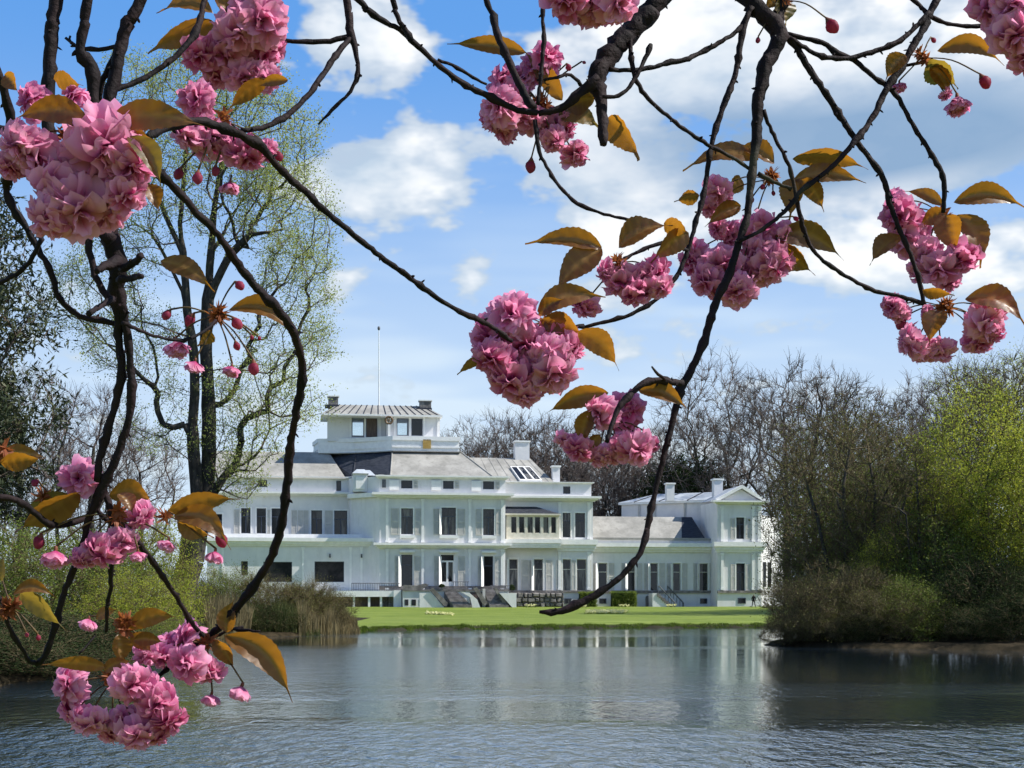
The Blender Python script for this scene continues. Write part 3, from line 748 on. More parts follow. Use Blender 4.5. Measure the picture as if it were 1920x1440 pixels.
MB().poly([q[1], px(1320, 1008, 200.9), px(1302, 967, 205), q[2]], [(0, 1, 2, 3)]).build('roof', m_dark_roof, PAL)
MB().poly([q[3], q[2], px(1302, 967, 205), Vector((PX(1302, 205), 211, q[2].z)), Vector((q[3].x, 211, q[2].z))], [(0, 1, 2, 3, 4)]).build('roof', m_lead, PAL)
# side stair to the lawn
YQ = 198.4
slab([(1212, 1112), (1222, 1112), (1252, 1139), (1212, 1139)], YQ, 2.3, m_white, 'stair_cheek')
mb = MB()
for i in range(9):
    xa = 1221 + i * 3.5; mb.box(PX(xa, YQ), PX(xa + 3.6, YQ), YQ - .12, YQ + 1.5, PZ(1112 + (i + 1) * 3, YQ) - .25, PZ(1112 + i * 3, YQ))
mb.build('stair_flight', m_stone, PAL)
for dy_, x_ in ((0, 0), (1.5, 22)):
    mb = MB(); a = px(1224 + x_, 1098, YQ); b_2 = px(1255 + x_, 1130, YQ); a.y += dy_; b_2.y += dy_
    mb.bar(a, b_2, .09, 5)
    for i in range(6):
        k = i / 5; p0 = a.lerp(b_2, k); mb.bar(p0, p0 - Vector((0, 0, .95)), .05, 4)
    mb.bar(b_2, b_2 - Vector((0, 0, 1.1)), .12, 6)
    mb.build('railing', m_iron, PAL)
arch = [(PX(1207, YQ), .9), (PX(1213.5, YQ), .9)] + [(PX(1210.2, YQ) + .23 * math.cos(t_), PZ(1121, YQ) + .3 * math.sin(t_)) for t_ in np.linspace(0, math.pi, 7)]
MB().xprism(arch, YR - .25, YR + .1).build('basement_door', m_stone, PAL)

# ---- pedimented pavilion on the right
YV = 197.5
vu = [(1374, 1390, 967, 1008)]; vg = [(1374, 1391, 1055, 1108)]
wall(1337, 1424, 937, 1030, YV, 206, vu); wall(1337, 1424, 1030, 1140, YV, 206, vg, z0=.6)
window(*vu[0], YV, 'cross'); window(*vg[0], YV, 'cross'); surround(*vu[0], YV); surround(*vg[0], YV)
for xa, xb in ((1363, 1372), (1392, 1402)): shutter(xa, xb, 968, 1008, YV); shutter(xa, xb, 1056, 1107, YV)
for xa in (1346, 1407, 1419): pilaster(xa - 2.5, xa + 2.5, 945, 1013, YV, .2); pilaster(xa - 2.5, xa + 2.5, 1035, 1106, YV, .2)
cornice(1337, 1424, 1014, 1034, YV, .6); cornice(1337, 1424, 935, 942, YV, .8); ledge(1337, 1424, 1107, 1112, YV, .22, m_stone, 'base_course')
window(1377, 1393, 1121, 1132, YV - .05, 'plain', set_back=-.02, name='basement_window')
MB().xprism([(PX(x, YV), PZ(y, YV)) for x, y in ((1339, 936), (1423, 936), (1384, 913))], YV + .1, YV + .6).build('pediment', m_white, PAL)
for e0, e1 in (((1333, 937), (1384, 910)), ((1384, 910), (1430, 937))):
    a, b_2 = px(*e0, YV), px(*e1, YV); d_ = Vector((0, 0, .42))
    MB().poly([a + Vector((0, -.5, -.1)), b_2 + Vector((0, -.5, -.1)), b_2 + Vector((0, -.5, .35)), a + Vector((0, -.5, .35)), a + Vector((0, .5, -.1)), b_2 + Vector((0, .5, -.1)), b_2 + Vector((0, .5, .35)), a + Vector((0, .5, .35))],
              [(0, 1, 2, 3), (0, 4, 5, 1), (3, 2, 6, 7), (4, 7, 6, 5), (0, 3, 7, 4), (1, 5, 6, 2)]).build('raking_cornice', m_trim, PAL)
ap, l0, r0 = px(1384, 910, YV), px(1333, 937, YV), px(1430, 937, YV)
bk = Vector((0, 8, 0))
MB().poly([l0 + Vector((0, .5, .3)), ap + Vector((0, .5, .3)), ap + bk + Vector((0, 0, .3)), l0 + bk + Vector((0, 0, .3)), r0 + Vector((0, .5, .3)), r0 + bk + Vector((0, 0, .3))], [(0, 1, 2, 3), (1, 4, 5, 2)]).build('roof', m_metal, PAL)
# hall that runs back at an angle behind the pavilion
h0, h1 = px(1340, 938, 206.5), px(1183, 944, 214.5)
dirb = Vector((h1.x - h0.x, h1.y - h0.y, 0)).normalized(); nb = Vector((-dirb.y, dirb.x, 0))
if nb.y < 0: nb = -nb
def hall(a, b_, w, z0, z1, grow_=0.0):
    a = Vector((a.x, a.y, 0)) - dirb * grow_ - nb * grow_; b_ = Vector((b_.x, b_.y, 0)) + dirb * grow_ - nb * grow_; w = w + 2 * grow_
    return [(v.x, v.y) for v in (b_, a, a + nb * w, b_ + nb * w)], z0, z1
MB().prism(*hall(h0, h1, 9, .6, h0.z - .02)).build('wall', m_white, PAL)
MB().prism(*hall(h0, h1, 9, h0.z - .015, h0.z + .3, .35)).build('cornice', m_trim, PAL)
pl, _, _ = hall(h0, h1, 9, 0, 0, .4)
zr = PZ(913, 205) ; P4 = [Vector((x, y, h0.z + .305)) for x, y in pl]
m0 = (P4[0] + P4[3]) / 2 - dirb * 4.0; m1 = (P4[1] + P4[2]) / 2; m0.z = m1.z = zr
MB().poly(P4 + [m0, m1], [(0, 1, 5, 4), (1, 2, 5), (2, 3, 4, 5), (3, 0, 4)]).build('roof', m_metal, PAL)
for k in (.18, .45, .75):
    a = P4[0].lerp(P4[1], k); b_2 = m0.lerp(m1, max(0, (k - .15) / .85)); MB().bar(a + Vector((0, 0, .03)), b_2 + Vector((0, 0, .03)), .10, 4).build('roof_seam', m_dark_roof, PAL)
for k in (.28, .62, .80):
    a = h0.lerp(h1, k); MB().box(a.x - .12, a.x + .12, a.y - .25, a.y + .1, 3, h0.z - .02).build('downpipe', m_shut, PAL)
chimney(1257, 1272, 902, 920, 207, 1.0); chimney(1342, 1359, 893, 914, 203, 1.2)
# sunlit return behind the pavilion, half hidden by the trees
YW = 203.0
MB().prism(pplan([(1424, 199.5), (1456, YW), (1500, 214), (1424, 212)]), .6, PZ(968, 200)).build('wall', m_white, PAL)
MB().prism(grow(pplan([(1424, 199.5), (1456, YW), (1500, 214), (1424, 212)]), .4), PZ(1027, 200), PZ(1017, 200)).build('cornice', m_trim, PAL)
MB().prism(grow(pplan([(1424, 199.5), (1456, YW), (1500, 214), (1424, 212)]), .4), PZ(968, 200), PZ(962, 200)).build('cornice', m_trim, PAL)
for k in (.35, .75):
    xm = 1424 + 32 * k; y_ = 199.5 + 3.5 * k
    MB().box(PX(xm - 3.5, y_), PX(xm + 3.5, y_), y_ - .35, y_ + .3, PZ(1100, 200), PZ(1052, 200)).build('window', m_glass, PAL)

# the whole front stands a little askew to the line of sight
PAL.rotation_euler = (0, 0, R(8.0)); PAL.location = (1.0, 200.0, 0)
def askew(v):
    """where a point measured against the unrotated front really stands"""
    q = Matrix.Rotation(R(8.0), 3, 'Z') @ Vector((v[0], v[1] - 200, v[2])); return (q.x + 1.0, q.y + 200, q.z)

# ================================================================== trees and shrubs
def bark(name, c0, c1, green=None):
    m, t, o = new_mat(name)
    co = mapped(t, texco(t), (1, 1, 0.35)); n = noise(t, co, 5, 5, 0.65)
    c = mix(t, n.step(0.35, 0.7), c0, c1)
    if green: c = mix(t, noise(t, texco(t), 1.1, 4).step(0.5, 0.7) * 0.7, c, green)
    p = principled(t, o, c, 0.9, 0.15); bump(t, p, n, 0.8, 0.04)
    return m
m_bark = bark('grey_bark', (0.035, 0.031, 0.027), (0.09, 0.08, 0.068), (0.07, 0.075, 0.03))
m_twig = bark('brown_twigs', (0.085, 0.065, 0.052), (0.16, 0.125, 0.10))
m_twig_p = bark('purple_grey_twigs', (0.095, 0.076, 0.068), (0.18, 0.15, 0.135))
m_twig_b = bark('ochre_twigs', (0.085, 0.066, 0.036), (0.17, 0.135, 0.072))
m_young = mat_leaf('young_beech_leaves', (0.24, 0.30, 0.06), (0.40, 0.46, 0.13), 0.45, tcol=(0.5, 0.55, 0.15))
m_bright = mat_leaf('bright_spring_leaves', (0.16, 0.21, 0.02), (0.38, 0.41, 0.05), 0.5, tcol=(0.55, 0.58, 0.07))
m_mid = mat_leaf('mid_green_leaves', (0.09, 0.14, 0.025), (0.22, 0.27, 0.045), 0.42)
m_dull = mat_leaf('olive_leaves', (0.10, 0.115, 0.03), (0.20, 0.20, 0.055), 0.4)
m_dark = mat_leaf('dark_evergreen_leaves', (0.014, 0.026, 0.010), (0.05, 0.072, 0.024), 0.2, 0.8, spec=0.05)
m_pine = mat_leaf('pine_needles', (0.022, 0.038, 0.02), (0.075, 0.085, 0.035), 0.15)

def frusta(A, B, ra, rb, n):
    """vectorised open tapered tubes, one per segment"""
    D = B - A; L = np.linalg.norm(D, axis=1, keepdims=True) + 1e-9; D = D / L
    ref = np.where(np.abs(D[:, 2:3]) > 0.9, np.array([[1., 0, 0]]), np.array([[0, 0, 1.]]))
    U = np.cross(D, ref); U /= np.linalg.norm(U, axis=1, keepdims=True) + 1e-9; Wv = np.cross(D, U)
    th = 2 * np.pi * np.arange(n) / n
    ring = U[:, None, :] * np.cos(th)[None, :, None] + Wv[:, None, :] * np.sin(th)[None, :, None]
    V = np.concatenate([A[:, None, :] + ring * ra[:, None, None], B[:, None, :] + ring * rb[:, None, None]], 1)
    m = len(A); base = (np.arange(m) * 2 * n)[:, None]
    i = np.arange(n); j = (i + 1) % n
    Qd = np.stack([base + i, base + j, base + n + j, base + n + i], -1).reshape(-1, 4)
    return V.reshape(-1, 3), Qd
def leaf_quads(C, size, rng, aspect=0.6, up=0.3, droop=None):
    n = len(C)
    d_ = rng.normal(size=(n, 3)); 
    if droop is not None: d_ += np.array(droop)
    d_ /= np.linalg.norm(d_, axis=1, keepdims=True)
    nrm_ = rng.normal(size=(n, 3)) + np.array([0, 0, up * 3]); s_ = np.cross(d_, nrm_); s_ /= np.linalg.norm(s_, axis=1, keepdims=True) + 1e-9
    sz = (size * rng.uniform(0.55, 1.25, n))[:, None]
    a = C; b_ = C + d_ * sz * .5 + s_ * sz * aspect * .5; c_ = C + d_ * sz; e_ = C + d_ * sz * .5 - s_ * sz * aspect * .5
    V = np.stack([a, b_, c_, e_], 1).reshape(-1, 3)
    return V, np.arange(n * 4).reshape(-1, 4)

def grow_tree(seed, stems, targets, tip_r=0.008, expo=2.35, balance=0.35, step=0.5, wander=0.10, lift=0.0):
    """grow a skeleton: every target point is reached from the node that gives the most direct path"""
    rng = np.random.default_rng(seed)
    cap = len(targets) * 9 + 600
    P = np.zeros((cap, 3)); par = np.full(cap, -1, int); L = np.zeros(cap); n = 0
    for st in stems:
        st = np.array(st, float); k = None
        for i in range(len(st)):
            if i == 0: seq = [st[0]]
            else:
                m = max(1, int(np.linalg.norm(st[i] - st[i - 1]) / (step * 1.2))); seq = [st[i - 1] + (st[i] - st[i - 1]) * (q + 1) / m + rng.normal(0, .02, 3) for q in range(m)]
            for s in seq:
                if k is None and n > 0 and i == 0:
                    dd = np.linalg.norm(P[:n] - s, axis=1); j = int(dd.argmin())
                    if dd[j] < 0.6: k = j; continue
                P[n] = s; par[n] = -1 if k is None else k
                L[n] = 0 if k is None else L[k] + np.linalg.norm(P[n] - P[k])
                k = n; n += 1
    root = P[0]
    order = np.argsort(np.linalg.norm(targets - root, axis=1) + rng.normal(0, 1.0, len(targets)))
    for t_ in targets[order]:
        d_ = np.linalg.norm(P[:n] - t_, axis=1)
        cost = d_ + balance * L[:n] + np.where(P[:n, 2] > t_[2] + 0.3, (P[:n, 2] - t_[2]) * 0.5, 0)
        j = int(cost.argmin()); D = d_[j]
        m = int(min(7, max(1, round(D / step))))
        a = P[j].copy(); side = rng.normal(0, wander * D, 3); k = j
        for q in range(m):
            f = (q + 1) / m
            if n >= cap - 2: break
            b_ = a + (t_ - a) * f + side * math.sin(math.pi * f) + np.array([0, 0, lift * D * math.sin(math.pi * f)])
            P[n] = b_; par[n] = k; L[n] = L[k] + np.linalg.norm(b_ - P[k]); k = n; n += 1
    P, par = P[:n], par[:n]
    acc = np.zeros(n); tipw = tip_r ** expo; kids = np.zeros(n, int)
    for i in range(n - 1, -1, -1):
        if acc[i] == 0: acc[i] = tipw
        if par[i] >= 0: acc[par[i]] += acc[i]; kids[par[i]] += 1
    r = acc ** (1 / expo)
    return P, par, r, kids == 0

def tree_meshes(name, seed, stems, targets, twig_mat, leaf_mat=None, leaf_size=0.12, leaves=0, spread=0.35, tip_r=0.012, expo=2.3, trunk_r=None,
                balance=.35, step=.6, wander=.1, lift=0.0, sub=0, sub_len=.7, bark_mat=None, aspect=.6, up=.3, droop=None, thick=0.05, leaf_low=None, sub_up=.35):
    rng = np.random.default_rng(seed + 99)
    P, par, r, tip = grow_tree(seed, stems, targets, tip_r, expo, balance, step, wander, lift)
    if trunk_r: r = r * (1 + (trunk_r / r[0] - 1) * np.clip((r / r[0]) ** .8, 0, 1))
    i = np.where(par >= 0)[0]; A, B = P[par[i]], P[i]; ra = np.minimum(r[par[i]], r[i] * 1.7); rb = r[i]
    big = rb > thick
    Dn = B - A; A2 = A - Dn * np.where(big, .04, 0)[:, None]
    Vt, Qt = frusta(A2[big], B[big], ra[big], rb[big], 7)
    tr = np_mesh(name + '_trunk', Vt, Qt, mats=[bark_mat or m_bark], smooth=True)
    Vs, Qs = frusta(A[~big], B[~big], ra[~big], rb[~big], 3)
    V, Qd, mi, tone = [Vs], [Qs], [np.zeros(len(Qs), int)], [np.zeros(len(Vs))]; nv = len(Vs)
    fine = np.where(r < thick * .8)[0]
    if sub:                                            # fine twigs at the ends
        src = rng.choice(fine, sub); d_ = rng.normal(size=(sub, 3)); dirp = P[src] - P[par[src]]; dirp /= np.linalg.norm(dirp, axis=1, keepdims=True) + 1e-9
        d_ = d_ * .55 + dirp * .9 + np.array([0, 0, sub_up]); d_ /= np.linalg.norm(d_, axis=1, keepdims=True)
        ln = rng.uniform(.4, 1.0, sub)[:, None] * sub_len
        M = P[src] + d_ * ln * .55 + rng.normal(0, .05, (sub, 3)) * sub_len; E = M + (d_ + rng.normal(0, .35, (sub, 3))) * ln * .45
        for a, b_, q0, q1 in ((P[src], M, 1.0, .75), (M, E, .75, .4)):
            v, q = frusta(a, b_, np.full(sub, tip_r * q0), np.full(sub, tip_r * q1), 3)
            V.append(v); Qd.append(q + nv); mi.append(np.zeros(len(q), int)); tone.append(np.zeros(len(v))); nv += len(v)
        ends = np.concatenate([P[fine], M, E, E])
    else: ends = P[fine]
    if leaves and leaf_mat is not None:
        if leaf_low is not None: ends = ends[ends[:, 2] > leaf_low]
        c = ends[rng.integers(0, len(ends), leaves)] + rng.normal(0, spread, (leaves, 3))
        c[:, 2] = np.maximum(c[:, 2], 0.12)
        v, q = leaf_quads(c, leaf_size, rng, aspect, up, droop)
        V.append(v); Qd.append(q + nv); mi.append(np.ones(len(q), int))
        cl = np.sin(c[:, 0] * 1.7 + seed) * np.sin(c[:, 1] * 1.3) * np.sin(c[:, 2] * 1.9 + seed) * .55 + .45
        tone.append(np.repeat(np.clip(cl + rng.normal(0, .22, leaves), 0, 1), 4)); nv += len(v)
    cr = np_mesh(name + '_crown', np.concatenate(V), np.concatenate(Qd), mats=[twig_mat] + ([leaf_mat] if leaf_mat else []), qm=np.concatenate(mi), attr=np.concatenate(tone))
    return tr, cr
def put_tree(name, meshes, loc, label, cat='tree', group=None, rz=0.0, s=1.0, parts=('trunk', 'crown'), sz=None):
    o = empty(name, loc, label, cat, group, rz); o.scale = (s, s, sz or s)
    for pn, me in zip(parts, meshes):
        if len(me.vertices) == 0: continue
        c = bpy.data.objects.new(pn, me); COL.objects.link(c); c.parent = o
    return o
def ell(rng, n, c, rad, shell=.5, zmin=None, lumps=5, lump=.25):
    """points in an uneven ellipsoid, denser towards its outside"""
    d_ = rng.normal(size=(n * 2, 3)); d_ /= np.linalg.norm(d_, axis=1, keepdims=True)
    k = rng.uniform(0, 1, n * 2) ** (1 / 3 * (1 - shell) + .12 * shell)
    L_ = rng.normal(size=(lumps, 3)); L_ /= np.linalg.norm(L_, axis=1, keepdims=True)
    w = 1 - lump + lump * 1.6 * np.clip((d_ @ L_.T), 0, 1).max(1) ** 3
    P = np.array(c) + d_ * (k * w)[:, None] * np.array(rad)
    if zmin is not None: P = P[P[:, 2] > zmin]
    return P[:n]
def local(pts, loc): return np.array([[p_[0] - loc[0], p_[1] - loc[1], p_[2] - loc[2]] for p_ in pts])
def spot(x, Y): X = PX(x, Y); return (X, Y, gz(X, Y) - .05)

# ---- the tall beech coming into leaf on the left bank: two stems side by side
loc = spot(338, 90.0); Yb = 90.0
def at(x, y, dy=0.0): v = px(x, y, Yb + dy); v.y = Yb + dy; return (v.x - loc[0], v.y - loc[1], v.z - loc[2])
rng = np.random.default_rng(11)
st1 = [(0, 0, 0), at(345, 1110), at(358, 1050), at(370, 980), at(368, 900), at(362, 820), at(366, 740), at(364, 660), at(352, 580), at(345, 500), at(338, 420), at(345, 330), at(352, 230)]
st2 = [at(372, 985, .2), at(388, 930, .6), at(392, 850, .6), at(392, 760, .6), at(386, 660, .8), at(390, 560, .8), at(396, 470, .9), at(404, 380, 1.0), at(420, 280, 1.0), at(425, 170, 1.0)]
limbs = [[at(352, 570), at(320, 500, 1), at(285, 440, 1.5), at(240, 410, 2)], [at(390, 560, .8), at(430, 480, 0), at(470, 440, -.6), at(530, 430, -1)], [at(360, 640), at(300, 610, -1), at(250, 600, -1.5), at(190, 640, -2)],
         [at(392, 760, .6), at(430, 770, .5), at(470, 800, .3), at(510, 785, 0)], [at(396, 480, .9), at(450, 380, 2), at(500, 340, 2.6)], [at(366, 700), at(430, 690, -1.5), at(500, 700, -2), at(560, 660, -2)], [at(345, 480), at(300, 380, 0), at(250, 300, 0)]]
def pcloud(rng, n, boxes):
    out = []
    for x, y, w, h, k in boxes:
        m = int(n * k); a = rng.uniform(0, 2 * np.pi, m); q = np.sqrt(rng.uniform(0, 1, m))
        xs, ys = x + w / 2 * q * np.cos(a), y + h / 2 * q * np.sin(a)
        dd = rng.normal(0, 1, m) * w / 2 * Yb / F * .55
        for x_, y_, d_ in zip(xs, ys, dd): out.append(at(x_, y_, d_))
    return np.array(out)
tg = pcloud(rng, 1500, [(400, 140, 260, 130, .12), (300, 240, 220, 200, .10), (480, 260, 240, 200, .14), (530, 400, 200, 200, .14), (560, 520, 140, 160, .09), (420, 360, 200, 160, .08), (230, 420, 200, 200, .08), (170, 560, 200, 160, .06),
                        (250, 650, 200, 140, .05), (540, 640, 170, 120, .08), (480, 720, 180, 120, .05), (540, 760, 140, 80, .04), (450, 840, 150, 100, .05), (300, 780, 160, 120, .03), (230, 140, 100, 90, .02), (440, 900, 90, 80, .03)])
ms = tree_meshes('beech', 3, [st1, st2] + limbs, tg, m_twig, m_young, .125, 88000, .27, tip_r=.013, expo=2.2, trunk_r=.80, balance=.28, step=.7, wander=.13, sub=3500, sub_len=1.1, thick=.07)
put_tree('beech_tree', ms, loc, 'tall twin-stemmed beech coming into pale green leaf on the left bank')

# ---- generic kinds, built once and copied
def bare_kind(name, seed, H, Rr, n=520, sub=4200, twig=None, fan=True, tip=.017, leaf=None, leaves=0, ls=.12, stems=None, low=.28):
    rng = np.random.default_rng(seed)
    tg = ell(rng, n, (0, 0, H * (.5 + low / 2)), (Rr, Rr, H * (1 - low) / 2), .45, H * low, 7, .22)
    if stems is None:
        stems = [[(0, 0, 0), (.1, 0, H * .25), (-.1, .1, H * .45), (.15, 0, H * .7)]]
    return tree_meshes(name, seed, stems, tg, twig or m_twig_p, leaf, ls, leaves, .25, tip_r=tip, expo=2.25, trunk_r=H * .02, balance=.45, step=H / 22, wander=.09, lift=.05, sub=sub, sub_len=H * .075, thick=.06)
fan = [[(0, 0, 0), (0, 0, 2), (-.6, .2, 6), (-1.5, .4, 11)], [(0, 0, 2), (.5, 0, 6), (.7, -.2, 12)], [(0, 0, 2), (1.2, .3, 6), (2.4, .3, 10)]]
KA = bare_kind('bare_a', 21, 22, 6.0, stems=fan, low=.22)
KB = bare_kind('bare_b', 22, 20, 6.5)
KC = bare_kind('bare_c', 23, 18, 5.5, twig=m_twig)
far = [(905, 798, 246, KB, 0), (960, 790, 252, KA, 1), (1010, 786, 244, KC, 2), (1065, 792, 250, KB, 3), (1110, 800, 243, KA, 4), (1160, 830, 249, KC, 5), (1200, 850, 244, KB, 6), (885, 830, 240, KC, 2.2), (1035, 830, 238, KA, 5.2), (1135, 850, 238, KB, 1.2), (1235, 870, 240, KC, 4.4)]
HK = {id(KA): 22, id(KB): 20, id(KC): 18}
flab = 'bare brown tree in the wood behind the palace roofs'
for x, yt, Y, K, rz in far:
    l_ = spot(x, Y); H = PZ(yt, Y) - l_[2]; s = H / HK[id(K)] * 1.02
    put_tree('bare_tree', K, l_, flab, 'tree', 'bare trees behind the palace', rz, s)
big = [(1352, 705, 226, KA, .4, 'round-headed bare tree standing alone behind the pedimented pavilion', 1.0), (1475, 716, 222, KB, 1.9, None, 1.0), (1560, 735, 158, KC, 2.5, None, 1), (1715, 745, 160, KA, 5.1, None, 1.0), (1770, 735, 166, KB, .9, None, 1), (1840, 720, 170, KC, 1.1, None, 1), (1300, 800, 236, KC, 5.6, None, 1)]
for x, yt, Y, K, rz, lb, q in big:
    l_ = spot(x, Y); H = PZ(yt, Y) - l_[2]; s = H / HK[id(K)] * 1.07
    put_tree('bare_tree', K, l_, lb or 'bare grey-purple tree rising behind the lakeside thicket', 'tree', None if lb else 'bare trees behind the thicket', rz, s)
# bare slender trees on the left behind the shrubs
KD = bare_kind('bare_d', 25, 16, 4.5, n=300, sub=2600, twig=m_twig_p, tip=.012)
for x, yt, Y, rz, lb in ((172, 690, 130, 0, 'slim bare tree with a straight bare stem left of the beech'), (40, 640, 125, 2, 'bare grey tree behind the pine boughs'), (265, 760, 135, 3, None), (110, 800, 140, 1, None)):
    l_ = spot(x, Y); H = PZ(yt, Y) - l_[2]
    put_tree('bare_tree', KD, l_, lb or 'small bare tree behind the left bank shrubs', 'tree', None if lb else 'bare trees behind the left bank', rz, H / 16.4)

# ---- dark conifers
def conifer(name, seed, H, Rr, layers, leaf=None, n=4200, ls=.30):
    rng = np.random.default_rng(seed); T = []
    for z, r_, k in layers:
        a = rng.uniform(0, 2 * np.pi, k); q = rng.uniform(.25, 1, k) * r_
        T.append(np.stack([np.cos(a) * q, np.sin(a) * q, z + rng.normal(0, .35, k) - q * .08], -1))
    tg = np.concatenate(T)
    return tree_meshes(name, seed, [[(0, 0, 0), (.1, 0, H * .4), (-.1, .1, H * .7), (0, 0, H * .97)]], tg, m_twig, leaf or m_pine, ls, n, .34, tip_r=.02, trunk_r=H * .018, balance=.15, step=.7, sub=1500, sub_len=.7, aspect=.28, up=.5, thick=.06)
PN = conifer('pine', 31, 20, 5, [(20, 1.0, 12), (18.5, 2.2, 26), (17, 3.2, 34), (15, 4.2, 46), (13.2, 5, 46), (11, 4.6, 40), (9, 4.4, 34), (7, 4.0, 26)], n=30000, ls=.34)
for x, yt, Y, rz, lb in ((-95, 300, 76, 0, 'tall dark pine with spreading boughs at the left edge'), (-45, 690, 92, 2.2, 'lower dark pine behind the left shrubs')):
    l_ = spot(x, Y); H = PZ(yt, Y) - l_[2]; put_tree('pine_tree', PN, l_, lb, 'tree', None, rz, H / 20.2)
YW_ = conifer('yew', 33, 9, 3.5, [(9, .8, 8), (8, 1.8, 20), (6.8, 2.6, 30), (5.4, 3.2, 36), (4, 3.4, 36), (2.6, 3.4, 30), (1.2, 3.2, 26)], m_dark, 9000, .34)
for x, yt, Y, s_, rz in ((1285, 872, 228, 1, 0), (1322, 878, 226, 1, 2), (1250, 890, 232, 1, 4)):
    l_ = spot(x, Y); H = PZ(yt, Y) - l_[2]; put_tree('evergreen_tree', YW_, l_, 'dark evergreen behind the blue-grey roof of the right wing', 'tree', 'evergreens behind the right wing', rz, H / 9.2)

# ---- shrubs
def shrub_kind(name, seed, H, Rr, leaf, n=240, leaves=9000, ls=.13, twig=None, nst=7, sub=2200, spread=.24, tip=.010, squash=1.0):
    rng = np.random.default_rng(seed)
    tg = ell(rng, n, (0, 0, H * .46), (Rr, Rr * squash, H * .54), .45, .25, 9, .52)
    stems = []
    for i in range(nst):
        a = rng.uniform(0, 6.28); q = rng.uniform(.2, .6) * Rr
        stems.append([(.15 * math.cos(a), .15 * math.sin(a), 0), (q * .4 * math.cos(a), q * .4 * math.sin(a), H * .25), (q * math.cos(a), q * math.sin(a), H * rng.uniform(.45, .7))])
    return tree_meshes(name, seed, stems, tg, twig or m_twig_b, leaf, ls, leaves, spread, tip_r=tip, trunk_r=H * .012, balance=.3, step=H / 14, sub=sub, sub_len=H * .21, thick=.035)
SB = shrub_kind('shrub_bright', 41, 6, 3.0, m_bright, leaves=17000, ls=.12)
SM = shrub_kind('shrub_mid', 42, 6, 3.2, m_mid, leaves=17000, ls=.12)
SD = shrub_kind('shrub_dark', 43, 6, 3.2, m_dark, leaves=17000, ls=.13)
SO = shrub_kind('shrub_olive', 44, 6, 3.2, m_dull, leaves=11000, ls=.11, sub=4500)
ST = shrub_kind('shrub_twiggy', 45, 6, 3.2, m_dull, n=380, leaves=4500, ls=.12, sub=4500)
HSH = 6.2
def shrub(x, yt, Y, K, label, group=None, wide=None, rz=0.0):
    l_ = spot(x, Y); H = PZ(yt, Y) - l_[2]; sz = H / HSH; s = sz if wide is None else wide * Y / F / 6.3
    return put_tree('shrub', K, l_, label, 'shrub', group, rz, s, ('stems', 'foliage'), sz)
g1, g2 = 'green shrubs along the left bank', 'shrubs of the right-hand thicket'
lb_l = 'leafy mid-green shrub on the left bank behind the blossom'
shrub(-20, 985, 62, SM, lb_l, g1, 260, 0); shrub(95, 985, 70, SM, lb_l, g1, 240, 1.3); shrub(185, 1010, 76, SM, lb_l, g1, 230, 2.1)
shrub(290, 985, 84, SB, 'bright yellow-green shrub at the foot of the beech', None, 190, .7)
shrub(240, 1075, 66, SB, 'low fresh-green shrub between dark bank shrubs and beech', None, 190, 3.7)
shrub(30, 1130, 47, SD, 'dark green shrub leaning over the water on the left bank', 'dark waterside shrubs on the left', 330, 0); shrub(150, 1150, 54, SD, 'dark green shrub leaning over the water on the left bank', 'dark waterside shrubs on the left', 250, 2)
shrub(-10, 1170, 43.5, SD, 'low dark shrub hanging over the water at the left edge', None, 330, 1.0); shrub(110, 1195, 46.5, SD, 'low dark shrub spilling over the bank below the larger ones', None, 300, 3.0); shrub(200, 1200, 55, SD, 'low dark shrub at the bend of the left shore', None, 220, 4.0)
shrub(240, 1150, 62, SM, 'low leafy shrub at the water left of the reeds', None, 200, 2.9)
shrub(425, 1062, 101, SM, 'leafy green shrub between beech trunk and reed bed', None, 110, 1.1)
shrub(385, 1075, 108, SD, 'dark shrub directly behind the beech trunk', None, 90, 1.6)
shrub(505, 1075, 101, SO, 'grey-green willow shrub standing in the reeds', 'willow shrubs in the reed bed', 130, .4); shrub(565, 1085, 103, SO, 'grey-green willow shrub standing in the reeds', 'willow shrubs in the reed bed', 110, 2.4)
shrub(505, 1128, 97.5, SD, 'low dark shrub at the water edge of the reed bed', None, 105, 2.0)
shrub(610, 1100, 104, SO, 'grey-green willow shrub standing in the reeds', 'willow shrubs in the reed bed', 90, 1.0)

# right-hand thicket
KT = bare_kind('thicket_a', 51, 14, 4.6, n=520, sub=6500, twig=m_twig_b, leaf=m_dull, leaves=9000, ls=.13, low=.08, tip=.011,
               stems=[[(0, 0, 0), (-.5, 0, 3), (-1.6, .2, 7), (-2.2, 0, 10)], [(0, 0, .3), (.4, .3, 4), (.6, .2, 9), (.9, 0, 12)], [(.1, 0, .3), (1.2, -.3, 3.5), (2.4, 0, 7)]])
KU = bare_kind('thicket_b', 52, 12, 4.2, n=460, sub=5500, twig=m_twig_b, leaf=m_mid, leaves=11000, ls=.13, low=.06, tip=.011,
               stems=[[(0, 0, 0), (-.8, 0, 3), (-1.0, .2, 6)], [(0, 0, .3), (.9, .3, 4), (1.4, .2, 8)]])
for x, yt, Y, K, rz, h0_ in ((1550, 765, 92, KT, 0, 14), (1610, 745, 96, KT, 2.3, 14), (1680, 780, 90, KT, 4.4, 14)):
    l_ = spot(x, Y); put_tree('thicket_tree', K, l_, {0: 'brown twiggy thicket tree on the side towards the palace pavilion', 2.3: 'brown twiggy thicket tree under the dead treetops', 4.4: 'brown twiggy thicket tree on the side towards the spring trees'}[rz], 'tree', 'twiggy trees of the thicket', rz, (PZ(yt, Y) - l_[2]) / h0_ / 1.03)
